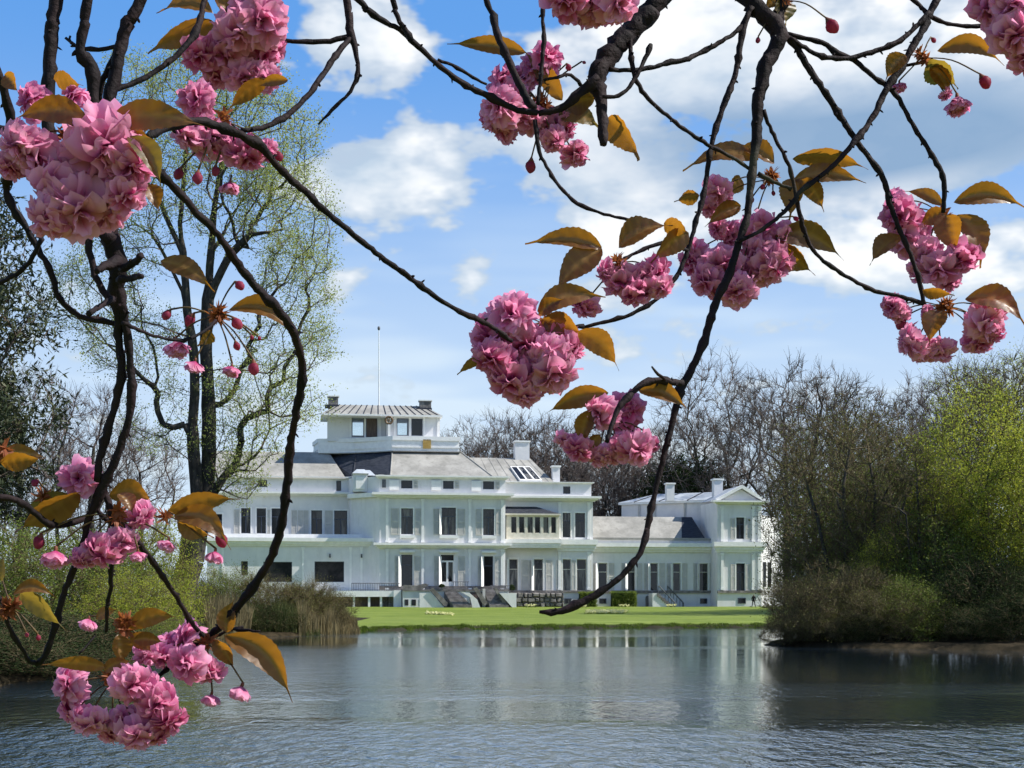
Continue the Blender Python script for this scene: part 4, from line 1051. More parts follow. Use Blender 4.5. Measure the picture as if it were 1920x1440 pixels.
for x, yt, Y, K, rz, h0_ in ((1570, 880, 84, KU, 1, 12), (1660, 860, 82, KU, 3, 12), (1740, 840, 86, KU, 5, 12)):
    l_ = spot(x, Y); put_tree('thicket_tree', K, l_, {1: 'bushy olive thicket tree on the side towards the palace', 3: 'bushy olive tree in the middle of the thicket', 5: 'bushy olive thicket tree beside the small yellow-green tree'}[rz], 'tree', 'greening trees of the thicket', rz, (PZ(yt, Y) - l_[2]) / h0_ / 1.03)
DD = tree_meshes('dead', 55, [[(0, 0, 0), (-.3, 0, 6), (-.5, .2, 12), (.3, .1, 16)]], ell(np.random.default_rng(5), 70, (0, 0, 15.2), (2.4, 2.4, 3.4), .5), m_bark, None, tip_r=.013, trunk_r=.2, balance=.35, step=.6, wander=.22, thick=.03, sub=220, sub_len=.9)
for x, yt, Y, rz, lb in ((1535, 690, 100, 0, 'gaunt dead treetop with forked bare limbs above the thicket'), (1590, 698, 104, 2.5, 'thin dead treetop leaning right above the thicket')):
    l_ = spot(x, Y); put_tree('dead_tree', DD, l_, lb, 'tree', None, rz, (PZ(yt, Y) - l_[2]) / 18.6)
# bright spring tree at the right edge
def leafy_kind(name, seed, H, Rr, leaf, leaves, ls, low=.12, n=420, twig=None, stems=None, tip=.012, sub=2500):
    return bare_kind(name, seed, H, Rr, n, sub, twig or m_twig_b, True, tip, leaf, leaves, ls, stems, low)
LB = leafy_kind('spring', 61, 13, 4.0, m_bright, 34000, .13, .10)
for x, yt, Y, rz, q, lb in ((1850, 730, 80, 0, 1.0, 'bright yellow-green spring tree at the right edge of the lake'), (1935, 800, 77, 2, .9, 'second yellow-green tree cut by the right edge'), (1765, 900, 80, 4, .8, 'small yellow-green tree in front of the thicket')):
    l_ = spot(x, Y); H = PZ(yt, Y) - l_[2]; put_tree('spring_tree', LB, l_, lb, 'tree', None, rz, H / 13.3)
LS = leafy_kind('sparse', 63, 17, 3.6, m_young, 5200, .13, .45, sub=2400, tip=.014)
for x, yt, Y, rz, lb in ((1850, 655, 98, 1, 'thin tall tree with sparse pale leaves above the spring tree'), (1910, 650, 102, 3, 'thin pale-leaved tree at the right edge behind the spring trees')):
    l_ = spot(x, Y); put_tree('thin_tree', LS, l_, lb, 'tree', None, rz, (PZ(yt, Y) - l_[2]) / 17.4)
lbd = 'dense shrub low in the right-hand thicket'
for x, yt, Y, K, w, rz in ((1540, 1010, 84, SO, 170, 0), (1535, 1130, 80, ST, 130, 2), (1590, 1060, 79.5, SO, 170, 1), (1660, 1050, 80, SM, 180, 4), (1560, 1150, 77, ST, 150, 2.2), (1545, 960, 96, ST, 170, 3)):
    shrub(x, yt, Y, K, lbd if K is not ST else 'loose twiggy shrub at the front of the thicket', g2 if K is not ST else 'twiggy shrubs at the thicket edge', w, rz)
shrub(1645, 1005, 79, SB, 'yellow-green young shrub in the middle of the thicket', None, 90, .5)
shrub(1705, 1085, 76, SM, 'fresh green shrub by the thicket shore', 'fresh shrubs by the thicket shore', 110, 1.5); shrub(1640, 1110, 77, SO, 'fresh green shrub by the thicket shore', 'fresh shrubs by the thicket shore', 110, 2.5)
shrub(1530, 1165, 77.2, SM, 'small green shrub overhanging the water at the thicket tip', None, 130, .8)
for x, yt, Y, w, rz in ((1800, 1040, 76, 190, 0), (1880, 1030, 75, 200, 2), (1930, 1060, 74, 180, 4)):
    shrub(x, yt, Y, SD, 'dark rounded shrub under the spring tree', 'dark shrubs under the spring tree', w, rz)
for x, yt, Y, w, rz in ((1760, 960, 79, 200, 1), (1850, 950, 78, 210, 3)):
    shrub(x, yt, Y, SM, 'leafy green shrub between spring tree and thicket', 'leafy shrubs beside the spring tree', w, rz)
LT = tree_meshes('limbed', 57, [[(0, 0, 0), (-.4, 0, 3), (-1.2, .2, 7), (-2.4, .3, 11)], [(0, 0, 1.2), (.5, .2, 4.5), (.3, 0, 9), (1.0, 0, 13)], [(.1, 0, 2.2), (1.4, -.2, 5.5), (2.8, 0, 8.5)], [(-.3, 0, 2.5), (-2.0, .1, 4.6), (-3.8, -.1, 5.6)]],
                 ell(np.random.default_rng(57), 230, (0, 0, 8.6), (4.2, 3.4, 5.6), .4, 2.5), m_twig_b, m_dull, .12, 2200, .25, tip_r=.013, expo=2.1, trunk_r=.30, balance=.3, step=.7, wander=.16, sub=1500, sub_len=1.0, thick=.045)
for x, yt, Y, rz, lb in ((1572, 735, 81.5, 0, 'dark-limbed leaning tree in the thicket, its boughs reaching over the palace lawn'), (1650, 770, 80.5, 2.6, 'dark-limbed forked tree in the middle of the thicket'), (1725, 815, 79, 4.1, 'dark-limbed tree between thicket and spring trees')):
    l_ = spot(x, Y); put_tree('limbed_tree', LT, l_, lb, 'tree', None, rz, (PZ(yt, Y) - l_[2]) / 14.4)
# low growth hanging over the water along the whole right shore
for i, (x, yt, Y, K, w) in enumerate(((1470, 1150, 75.7, ST, 90), (1500, 1085, 76.0, ST, 130), (1535, 1140, 74.9, SO, 110), (1580, 1055, 75.4, ST, 150), (1605, 1150, 74.2, SD, 100), (1645, 1105, 74.1, SO, 130), (1700, 1085, 74.4, SM, 130), (1822, 1130, 72.6, SD, 120), (1900, 1100, 72.3, SD, 150))):
    shrub(x, yt, Y, K, {id(SD): 'low dark shrub trailing into the water along the right shore', id(SO): 'low olive shrub trailing into the water', id(ST): 'loose twiggy shrub leaning over the water at the thicket tip', id(SB): 'low yellow-green shrub trailing into the water', id(SM): 'low mid-green shrub by the right shore'}[id(K)], 'low shrubs along the right shore', w, i * 1.3)
# short trunks standing free over the brown bank
for x, Y in ():
    l_ = spot(x, Y); rng = np.random.default_rng(int(x))
    tg = ell(rng, 70, (0, 0, 2.3), (1.9, 1.4, 1.1), .5)
    put_tree('small_tree', tree_meshes('bank_tree', int(x), [[(0, 0, 0), (.06, 0, .8), (-.05, 0, 1.8)]], tg, m_twig, m_dark, .13, 4200, .2, tip_r=.012, trunk_r=.14, sub=300, sub_len=.5), l_, 'short dark-leaved tree on a bare trunk at the shaded shore', 'tree', 'short trees on the shaded shore')

# ---- reeds, grass fringe, flowers
def blades(name, pts, h, w, mat, seed, lean=.25, hv=.35):
    rng = np.random.default_rng(seed); n = len(pts)
    a = rng.uniform(0, 6.28, n); side = np.stack([np.cos(a), np.sin(a) * .5, np.zeros(n)], -1)
    hh = (h * rng.uniform(1 - hv, 1 + hv, n) * (.78 + .34 * np.sin(pts[:, 0] * 1.3) * np.sin(pts[:, 0] * 3.1 + 1)) * np.clip((pts[:, 0].max() - pts[:, 0]) / 1.6, .3, 1))[:, None]; le = np.stack([rng.normal(0, lean, n), rng.normal(0, lean, n), np.zeros(n)], -1) * hh
    up_ = np.array([0, 0, 1.]) * hh; ww = w * side
    V = np.stack([pts - ww, pts + ww, pts + up_ * .6 + le * .4 + ww * .8, pts + up_ * .6 + le * .4 - ww * .8, pts + up_ + le], 1).reshape(-1, 3)
    b_ = (np.arange(n) * 5)[:, None]
    return np_mesh(name, V, np.concatenate([b_ + i for i in (0, 1, 2, 3)], 1), np.concatenate([b_ + i for i in (3, 2, 4)], 1), mats=[mat], attr=np.repeat(rng.uniform(0, 1, n), 5))
def scatter(rng, n, poly_px):
    """random points on the ground inside a quadrilateral of (x pixel, Y metres) corners"""
    c = np.array([(PX(x, Y), Y) for x, Y in poly_px]); u, v = rng.uniform(0, 1, (2, n))
    P2 = c[0] * ((1 - u) * (1 - v))[:, None] + c[1] * (u * (1 - v))[:, None] + c[2] * (u * v)[:, None] + c[3] * ((1 - u) * v)[:, None]
    z = np.maximum(ground_z(P2[:, 0], P2[:, 1]), -.25) - .03
    return np.concatenate([P2, z[:, None]], 1)
m_reed = mat_leaf('dry_reed', (0.16, 0.125, 0.06), (0.30, 0.25, 0.13), .25, .8, spec=.1)
m_reedg = mat_leaf('green_reed', (0.07, 0.09, 0.03), (0.16, 0.17, 0.06), .3, .7, spec=.1)
rng = np.random.default_rng(77)
r1_ = link_mesh('reed_bed', blades('reed_bed', np.concatenate([scatter(rng, 6500, [(560, 97), (676, 104), (664, 110), (560, 106)]), scatter(rng, 3800, [(392, 86), (470, 93), (470, 99), (385, 95)])]), 1.9, .022, m_reed, 1, .12))
r1_['kind'] = 'stuff'; r1_['label'] = 'tan dry reeds standing along the left shore'; r1_['category'] = 'reeds'
r3_ = link_mesh('tall_reed_plumes', blades('tall_reed_plumes', scatter(rng, 900, [(578, 101), (630, 103), (630, 106), (578, 105)])[:260], 3.6, .02, m_reed, 4, .10, .28))
r3_['kind'] = 'stuff'; r3_['label'] = 'taller tan reed plumes in front of the dark garden-room opening'; r3_['category'] = 'reeds'
r2_ = link_mesh('green_reeds', blades('green_reeds', scatter(rng, 4200, [(470, 96), (600, 98), (600, 106), (470, 104)]), 1.9, .022, m_reedg, 2, .15))
r2_['kind'] = 'stuff'; r2_['label'] = 'grey-green reeds among the willow shrubs'; r2_['category'] = 'reeds'
m_blade = mat_leaf('shore_grass', (0.06, 0.11, 0.015), (0.16, 0.22, 0.03), .35, .7, spec=.15)
fr = []
for (ax, ay), (bx, by) in list(zip(LAKE, LAKE[1:]))[12:19]:
    k = rng.uniform(0, 1, 1500)[:, None]; q = np.array([[ax, ay]]) * (1 - k) + np.array([[bx, by]]) * k + np.stack([rng.normal(0, .1, 1500), np.abs(rng.normal(.35, .5, 1500))], -1)
    fr.append(np.concatenate([q, (np.maximum(ground_z(q[:, 0], q[:, 1]), 0) - .03)[:, None]], 1))
g_ = link_mesh('shore_grass', blades('shore_grass', np.concatenate(fr + [scatter(rng, 1500, [(1400, 118), (1480, 112), (1480, 122), (1410, 123)])]), .19, .02, m_blade, 3, .25)); g_['kind'] = 'stuff'; g_['label'] = 'longer grass fringing the lawn along the far shore'; g_['category'] = 'grass'
m_daff = mat_leaf('pale_yellow_petals', (0.62, 0.60, 0.22), (0.80, 0.78, 0.45), .3, .6)
def flowers(poly, n, h, label, seed):
    rng = np.random.default_rng(seed); P3 = scatter(rng, n, poly); P3[:, 2] += h * rng.uniform(.5, 1, n)
    v, q = leaf_quads(P3, .16, rng, .9, .5); nv = len(v)
    st_ = blades('x', P3 - np.array([0, 0, h * .8]), h * .8, .025, m_blade, seed)
    V2 = np.array([w_.co[:] for w_ in st_.vertices]); Q2, T2 = [], []
    for f_ in st_.polygons: (Q2 if len(f_.vertices) == 4 else T2).append(list(f_.vertices))
    me = np_mesh('daffodil_patch', np.concatenate([v, V2]), np.concatenate([q, np.array(Q2) + nv]), np.array(T2) + nv, mats=[m_daff, m_blade], qm=[0] * len(q) + [1] * len(Q2), tm=[1] * len(T2), attr=np.concatenate([np.repeat(rng.uniform(0, 1, n), 4), np.full(len(V2), .4)]))
    bpy.data.meshes.remove(st_)
    o_ = link_mesh('daffodil_patch', me); o_['kind'] = 'stuff'; o_['label'] = label; o_['category'] = 'flowers'
flowers([(1096, 157), (1168, 159), (1178, 165), (1100, 164)], 1700, .34, 'long pale yellow daffodil drift on the lawn below the low wing', 1)
flowers([(795, 152), (850, 148), (852, 150), (800, 155)], 420, .25, 'thin pale flower streak on the lawn below the garden stairs', 2)
flowers([(985, 188), (1005, 188), (1005, 190), (985, 190)], 90, .4, 'small pale flower clump before the rough stone wall', 3)
flowers([(1080, 190), (1100, 190), (1100, 192), (1080, 192)], 90, .4, 'small pale flower clump before the left hedge', 4)
flowers([(1160, 192), (1180, 192), (1180, 194), (1160, 194)], 90, .4, 'small pale flower clump before the right hedge', 5)
flowers([(1250, 193), (1268, 193), (1268, 195), (1250, 195)], 90, .4, 'small pale flower clump at the foot of the side stair', 6)

# ---- clipped hedges against the plinth
later = []
def hedge(xa, xb, ya, Y, dp, label, seed):
    rng = np.random.default_rng(seed); X0, X1 = PX(xa, Y), PX(xb, Y); z0 = gz((X0 + X1) / 2, Y); z1 = PZ(ya, Y)
    o_ = empty('hedge', ((X0 + X1) / 2, Y + dp / 2, z0), label, 'hedge', None); later.append(o_)
    MB().box(X0 + .15, X1 - .15, Y + .15, Y + dp - .15, z0 - .2, z1 - .15).build('core', m_dark, o_)
    n = 2600; P3 = rng.uniform(0, 1, (n, 3)); k = rng.integers(0, 4, n)
    P3[k == 0, 1] = 0; P3[k == 1, 2] = 1; P3[k == 2, 0] = 1; P3[k == 3, 1] = 0
    C = np.array([X0, Y, z0]) + P3 * np.array([X1 - X0, dp, z1 - z0]) + rng.normal(0, .05, (n, 3))
    v, q = leaf_quads(C, .16, rng, .7, .2); adopt(link_mesh('foliage', np_mesh('hedge_foliage', v, q, mats=[m_mid], attr=np.repeat(rng.uniform(0, .6, n), 4))), o_)
hedge(1068, 1100, 1111, 196.5, 1.8, 'clipped green hedge block left of the basement window', 1)
hedge(1133, 1180, 1110, 198.0, 1.8, 'wider clipped green hedge block right of the basement window', 2)
def cone_bush(x, ya, yb, Y, label):
    z0, z1 = PZ(yb, Y), PZ(ya, Y); X = PX(x, Y); rng = np.random.default_rng(9); n = 900; h = rng.uniform(0, 1, n); a = rng.uniform(0, 6.28, n); q = (.12 + .28 * np.sin(np.pi * (.15 + .85 * h))) * rng.uniform(.6, 1, n)
    o_ = empty('potted_evergreen', (X, Y, z0), label, 'plant'); later.append(o_)
    v, qd = leaf_quads(np.stack([X + np.cos(a) * q, Y + np.sin(a) * q, z0 + .3 + h * (z1 - z0 - .3)], -1), .12, rng)
    link_mesh('foliage', np_mesh('cone', v, qd, mats=[m_dark], attr=np.repeat(rng.uniform(0, 1, n), 4)), o_)
    MB().frustum((X - .15, X + .15, Y - .15, Y + .15), (X - .2, X + .2, Y - .2, Y + .2), z0, z0 + .32).build('pot', m_stone, o_)
cone_bush(799, 1096, 1105, 192.88, 'small dark potted evergreen on the stair platform by the garden door')
cone_bush(936, 1097, 1111, 195.2, 'small dark potted evergreen on the rough stone terrace')

for o_ in later:                                       # hedges and pots stand square to the palace front
    o_.location = askew(o_.location); o_.rotation_euler = (0, 0, R(8.0))
# ---- person in dark clothes by the plinth of the right pavilion
def person(x, Y, H, label):
    X = PX(x, Y); z = gz(X, Y); k = H / 1.75
    J = {'pel': (0, 0, .93), 'sp': (0, .01, 1.15), 'ch': (.01, .02, 1.36), 'nk': (.02, 0, 1.50), 'hd': (.03, -.02, 1.60), 'hd2': (.03, -.02, 1.70),
         'sl': (-.17, .02, 1.40), 'el': (-.24, .05, 1.14), 'wl': (-.20, -.08, .92), 'hl': (-.19, -.11, .84), 'sr': (.20, .02, 1.40), 'er': (.27, .03, 1.14), 'wr': (.26, -.06, .92), 'hr': (.25, -.09, .84),
         'pl': (-.09, 0, .88), 'kl': (-.16, -.06, .50), 'al': (-.22, .05, .09), 'tl': (-.24, -.10, .04), 'pr': (.09, 0, .88), 'kr': (.15, -.08, .50), 'ar': (.24, -.02, .09), 'tr': (.27, -.16, .04)}
    Rd = {'pel': .15, 'sp': .14, 'ch': .16, 'nk': .06, 'hd': .085, 'hd2': .085, 'sl': .075, 'el': .055, 'wl': .04, 'hl': .04, 'sr': .075, 'er': .055, 'wr': .04, 'hr': .04, 'pl': .10, 'kl': .07, 'al': .05, 'tl': .045, 'pr': .10, 'kr': .07, 'ar': .05, 'tr': .045}
    E = 'pel-sp sp-ch ch-nk nk-hd hd-hd2 ch-sl sl-el el-wl wl-hl ch-sr sr-er er-wr wr-hr pel-pl pl-kl kl-al al-tl pel-pr pr-kr kr-ar ar-tr'.split()
    ks = list(J); me = bpy.data.meshes.new('person'); me.from_pydata([tuple(c * k for c in J[q]) for q in ks], [tuple(ks.index(w) for w in e.split('-')) for e in E], [])
    o_ = bpy.data.objects.new('person', me); COL.objects.link(o_); o_.location = (X, Y, z)
    md = o_.modifiers.new('skin', 'SKIN')
    for i, q in enumerate(ks): me.skin_vertices[0].data[i].radius = (Rd[q] * k,) * 2; me.skin_vertices[0].data[i].use_root = q == 'pel'
    o_.modifiers.new('sub', 'SUBSURF').levels = 1; o_.modifiers['sub'].render_levels = 1
    m, t, oo = new_mat('dark_clothes_and_skin')
    zz = xyz(t, texco(t))[2]
    c = mix(t, zz.step(.86 * k, .90 * k), (0.05, 0.05, 0.06), (0.010, 0.009, 0.015)); c = mix(t, zz.step(1.50 * k, 1.53 * k), c, (0.30, 0.19, 0.14)); c = mix(t, zz.step(1.66 * k, 1.68 * k), c, (0.03, 0.02, 0.015))
    principled(t, oo, c, .85, .2); me.materials.append(m)
    o_['label'] = label; o_['category'] = 'person'
person(1413, 190.5, 1.72, 'person in a long dark coat walking past the plinth of the pedimented pavilion')

# ================================================================== flowering cherry in the foreground
rc = random.Random(2024)
m_cbark, t, o = new_mat('cherry_bark')
co = texco(t); n = noise(t, co, 90, 5, 0.65); n2 = noise(t, co, 22, 3, 0.6)
c = mix(t, n2.step(0.35, 0.7), (0.006, 0.0035, 0.005), (0.020, 0.010, 0.012))
c = mix(t, n.step(0.62, 0.80) * 0.4, c, (0.07, 0.042, 0.045))
c = mix(t, noise(t, co, 7, 4).step(0.62, 0.75) * 0.5, c, (0.085, 0.078, 0.05))
p = principled(t, o, c, 0.75, 0.2); bump(t, p, n * 0.7 + noise(t, mapped(t, co, (1, 1, 1)), 34, 4, 0.6) * 1.2, 1.0, 0.0035)
def mat_petal(name, deep, pale, tr):
    m, t, o = new_mat(name)
    at_ = t.nodes.new('ShaderNodeAttribute'); at_.attribute_name = 'tone'; f = N(t, at_.outputs['Fac'])
    oi = t.nodes.new('ShaderNodeObjectInfo'); rnd = N(t, oi.outputs['Random'])
    c = mix(t, (f + (rnd - 0.5) * 0.45).sat(), deep, pale)
    p = t.nodes.new('ShaderNodeBsdfPrincipled'); t.links.new(c.k, p.inputs['Base Color']); p.inputs['Roughness'].default_value = .55; p.inputs['Specular IOR Level'].default_value = .25
    s = t.nodes.new('ShaderNodeBsdfTranslucent'); t.links.new(mix(t, 0.35, c, tr).k, s.inputs[0])
    ms = t.nodes.new('ShaderNodeMixShader'); ms.inputs[0].default_value = .52
    t.links.new(p.outputs[0], ms.inputs[1]); t.links.new(s.outputs[0], ms.inputs[2]); t.links.new(ms.outputs[0], o.inputs[0])
    return m
m_petal = mat_petal('pink_petals', (0.58, 0.05, 0.24), (0.95, 0.47, 0.68), (1.0, 0.33, 0.59))
m_bud = mat_petal('deep_pink_bud', (0.26, 0.02, 0.055), (0.50, 0.09, 0.18), (0.7, 0.12, 0.22))
m_calyx = mat_noise('red_brown_calyx', (0.09, 0.025, 0.015), (0.22, 0.075, 0.035), 120, .6)
m_stalk = mat_noise('green_brown_stalk', (0.05, 0.03, 0.015), (0.14, 0.09, 0.035), 90, .6)
def mat_cleaf(name, c0, c1, tc):
    m, t, o = new_mat(name)
    at_ = t.nodes.new('ShaderNodeAttribute'); at_.attribute_name = 'tone'; f = N(t, at_.outputs['Fac'])
    n = noise(t, texco(t), 45, 4, .6); rnd = N(t, t.nodes.new('ShaderNodeObjectInfo').outputs['Random'])
    k = (n.step(.3, .72) * .5 + (rnd - 0.3) * .9).sat()
    c = mix(t, k, c0, c1); c = mix(t, f * .7, c, (0.30, 0.17, 0.05))
    p = t.nodes.new('ShaderNodeBsdfPrincipled'); t.links.new(c.k, p.inputs['Base Color']); p.inputs['Roughness'].default_value = .38; p.inputs['Specular IOR Level'].default_value = .45
    b_ = t.nodes.new('ShaderNodeBump'); b_.inputs['Strength'].default_value = .35; b_.inputs['Distance'].default_value = .001; t.links.new(n.k, b_.inputs['Height']); t.links.new(b_.outputs[0], p.inputs['Normal'])
    s = t.nodes.new('ShaderNodeBsdfTranslucent'); t.links.new(mix(t, k * .6, tc, mix(t, .5, tc, c1)).k, s.inputs[0])
    ms = t.nodes.new('ShaderNodeMixShader'); ms.inputs[0].default_value = .36
    t.links.new(p.outputs[0], ms.inputs[1]); t.links.new(s.outputs[0], ms.inputs[2]); t.links.new(ms.outputs[0], o.inputs[0])
    return m
m_cleaf = mat_cleaf('bronze_cherry_leaf', (0.045, 0.017, 0.012), (0.15, 0.07, 0.02), (0.70, 0.30, 0.02))
m_cleaf_g = mat_cleaf('green_bronze_leaf', (0.065, 0.05, 0.018), (0.13, 0.10, 0.03), (0.50, 0.34, 0.04))

TRUNK = Vector((1.75, 2.5, 0)); TRUNK.z = gz(TRUNK.x, TRUNK.y) - .05
CH = empty('cherry_tree', TRUNK, 'flowering cherry with double pink blossom and bronze leaves overhanging the near bank', 'tree')

def tube(P, Rad, sides, mat, name, parent=None, cap=True, smooth=True):
    P = [Vector(p_) for p_ in P]; n = len(P); V = []; u = None
    for i in range(n):
        d_ = (P[min(i + 1, n - 1)] - P[max(i - 1, 0)]).normalized()
        u = d_.orthogonal().normalized() if u is None else (u - d_ * u.dot(d_)).normalized()
        w = d_.cross(u)
        for k in range(sides):
            a = 2 * math.pi * k / sides; rr = Rad[i] * (1 + (rc.uniform(-.16, .16) if sides > 5 else 0))
            V.append(P[i] + (u * math.cos(a) + w * math.sin(a)) * rr)
    Qd = [(i * sides + k, i * sides + (k + 1) % sides, (i + 1) * sides + (k + 1) % sides, (i + 1) * sides + k) for i in range(n - 1) for k in range(sides)]
    T = []
    for e, i in ((0, 0), (1, n - 1)):
        V.append(P[i]); c_ = len(V) - 1
        for k in range(sides):
            a, b_ = i * sides + k, i * sides + (k + 1) % sides
            T.append((b_, a, c_) if e == 0 else (a, b_, c_))
    return np_mesh(name, np.array([v[:] for v in V]), Qd, T, mats=[mat], smooth=smooth)
def catmull(P, n_per):
    out = []
    P = [P[0] * 2 - P[1]] + P + [P[-1] * 2 - P[-2]]
    for i in range(1, len(P) - 2):
        a, b_, c_, d_ = P[i - 1], P[i], P[i + 1], P[i + 2]; m = n_per(b_, c_)
        for q in range(m):
            t_ = q / m
            out.append(0.5 * ((2 * b_) + (c_ - a) * t_ + (2 * a - 5 * b_ + 4 * c_ - d_) * t_ * t_ + (3 * b_ - a - 3 * c_ + d_) * t_ ** 3))
    out.append(P[-2]); return out
# main limbs above the picture, from a trunk on the right
BOUGH = [Vector(v) for v in ((1.62, 2.48, 2.2), (1.35, 2.3, 2.95), (1.05, 2.1, 3.35), (.75, 1.95, 3.55), (.35, 1.85, 3.62), (0, 1.7, 3.6), (-.25, 1.5, 3.5), (-.45, 1.35, 3.38), (-.62, 1.25, 3.25))]
bs = catmull(BOUGH, lambda a, b_: 8)
link_mesh('limb', tube(bs, [.075 - .055 * i / (len(bs) - 1) for i in range(len(bs))], 12, m_cbark, 'limb'), CH)
ts = catmull([TRUNK, TRUNK + Vector((-.04, .02, .8)), Vector((1.64, 2.49, 1.7)), Vector((1.62, 2.48, 2.25)), Vector((1.75, 2.6, 2.9)), Vector((2.0, 2.8, 3.8))], lambda a, b_: 8)
link_mesh('trunk', tube(ts, [.17 - .11 * (i / (len(ts) - 1)) for i in range(len(ts))], 14, m_cbark, 'trunk'), CH)

def branch(d0, d1, pts, name=None):
    """pts = (x, y, width) in photograph pixels along the branch; d0..d1 its distance from first to last point"""
    n = len(pts); ds = [d0 + (d1 - d0) * i / (n - 1) for i in range(n)]
    P = [px(x, y, dd) for (x, y, w), dd in zip(pts, ds)]; Wd = [Vector((w / 2 * dd / F, 0, 0)) for (x, y, w), dd in zip(pts, ds)]
    if pts[0][1] < 0:                                  # reaches up out of the picture to its limb
        j = min(bs, key=lambda b_: (b_ - P[0]).length + (0 if b_.z > P[0].z else 9)); ext = P[0] + (P[0] - P[2]).normalized() * .16; ext.z = max(ext.z, P[0].z + .1); mid = ext.lerp(j, .55) + Vector((0, 0, .05))
        P = [j, mid, ext] + P; Wd = [Wd[0] * 1.4, Wd[0] * 1.2, Wd[0] * 1.08] + Wd
    seg = lambda a, b_: max(2, int((a - b_).length / .0055))
    cnt = [seg(a, b_) for a, b_ in zip(P[:-1], P[1:])]; it = iter(cnt); C = catmull(P, lambda a, b_: next(it))
    it2 = iter(cnt); Rw = catmull(Wd, lambda a, b_: next(it2)); rad = []
    knob = 0
    for i, w in enumerate(Rw):
        if rc.random() < .16: knob = rc.uniform(.12, .42) * (.22 if w.x > .0065 else 1)
        rad.append(max(w.x, .0012) * (.78 + knob + rc.uniform(-.08, .08) * (.5 if w.x > .0065 else 1))); knob *= .45
    amp = .0006
    C = [c_ + Vector((rc.uniform(-1, 1), rc.uniform(-1, 1), rc.uniform(-1, 1))) * amp for c_ in C]
    big = max(p_[2] for p_ in pts) > 11
    me = tube(C, rad, 9 if big else 6, m_cbark, 'branch')
    # resting buds and old leaf scars stand out along the shoot
    bm = bmesh.new(); bm.from_mesh(me)
    for i in range(2, len(C) - 2):
        if rc.random() < .17:
            d_ = (C[i + 1] - C[i - 1]).normalized(); u = (Matrix.Rotation(rc.uniform(0, 6.28), 3, d_) @ d_.orthogonal()).normalized(); r_ = rad[i]; q = (u + d_ * rc.uniform(.2, .9)).normalized(); ln = rc.uniform(.5, 1.1) * min(r_, .006) + .0018
            b0 = C[i] + u * r_ * .75; s_ = q.orthogonal().normalized(); t_ = q.cross(s_); w_ = rc.uniform(.0010, .0018)
            vs = [bm.verts.new(b0 + (s_ * math.cos(k * 1.571) + t_ * math.sin(k * 1.571)) * w_) for k in range(4)]; ms_ = [bm.verts.new(b0 + q * ln * .6 + (s_ * math.cos(k * 1.571) + t_ * math.sin(k * 1.571)) * w_ * .9) for k in range(4)]; tp = bm.verts.new(b0 + q * ln)
            for k in range(4): bm.faces.new((vs[k], vs[(k + 1) % 4], ms_[(k + 1) % 4], ms_[k])); bm.faces.new((ms_[k], ms_[(k + 1) % 4], tp))
    bm.to_mesh(me); bm.free()
    link_mesh(name or ('branch' if big else 'twig'), me, CH)
def W_(w0, w1, pts):
    n = len(pts); return [(x, y, w0 + (w1 - w0) * i / (n - 1)) for i, (x, y) in enumerate(pts)]
L0 = 1.28
# left group
branch(L0, L0, W_(33, 27, [(105, -12), (97, 60), (92, 140), (90, 195), (95, 265), (130, 350), (180, 420), (208, 452)]))
branch(L0, L0 + .02, [(167, -12, 22), (157, 50, 21), (149, 95, 23), (163, 115, 30), (174, 140, 27), (176, 200, 24), (182, 270, 24), (195, 350, 26), (212, 450, 30)])
branch(L0 + .03, L0 + .02, [(270, -12, 28), (240, 45, 30), (226, 90, 29), (216, 140, 30), (205, 180, 30), (196, 235, 28), (192, 330, 26), (205, 430, 28), (214, 462, 30)])
branch(L0 + .03, L0 + .05, W_(11, 7, [(226, 84), (200, 92), (170, 93), (140, 85), (124, 70)]))
branch(L0 + .04, L0 + .05, W_(7, 4, [(140, 85), (131, 77), (130, 68)]))
branch(L0 + .03, L0 + .04, W_(15, 13, [(222, 88), (205, 125), (190, 160), (186, 195)]))
branch(1.38, L0 + .03, W_(14, 12, [(387, -12), (378, 25), (364, 65), (335, 100), (285, 138), (240, 160), (212, 168)]))
branch(1.5, 1.5, [(648, -12, 17), (654, 30, 17), (657, 62, 20), (667, 95, 13), (671, 130, 11), (664, 160, 9), (648, 182, 8), (622, 207, 6), (597, 233, 4)])
branch(1.5, 1.48, W_(14, 9, [(656, 68), (620, 77), (575, 79), (535, 76), (500, 80)]))
branch(1.5, 1.4, W_(15, 12, [(656, 72), (640, 90), (618, 120), (598, 150), (570, 188), (530, 222), (490, 240), (452, 244)]))
branch(1.3, 1.62, W_(22, 10, [(275, 258), (305, 241), (340, 230), (375, 227), (420, 240), (462, 259), (492, 276), (515, 305), (548, 339), (580, 365), (610, 396), (642, 422), (680, 455), (722, 487), (770, 521), (820, 559), (870, 588), (915, 608), (960, 640)]))
branch(1.22, L0, W_(22, 26, [(-25, 85), (2, 150), (14, 195), (20, 240), (18, 300), (14, 345)]))
branch(1.22, 1.2, W_(20, 14, [(-15, 238), (22, 251), (60, 266), (95, 275), (145, 273)]))
branch(1.3, 1.28, W_(24, 20, [(192, 330), (240, 310), (275, 300), (300, 328)]))
branch(1.28, 1.62, [(298, 326, 21), (332, 356, 19), (370, 400, 18), (402, 432, 18), (427, 467, 18), (447, 498, 19), (482, 541, 20), (522, 582, 20), (546, 616, 21), (560, 652, 20), (567, 692, 19), (562, 742, 20), (552, 792, 19), (545, 832, 18), (540, 892, 18), (531, 962, 19), (520, 1012, 21), (505, 1052, 20), (480, 1092, 20), (450, 1132, 19), (420, 1168, 18), (385, 1201, 18)])
branch(1.62, 1.58, W_(15, 8, [(387, 1200), (352, 1221), (312, 1255), (285, 1280)]))
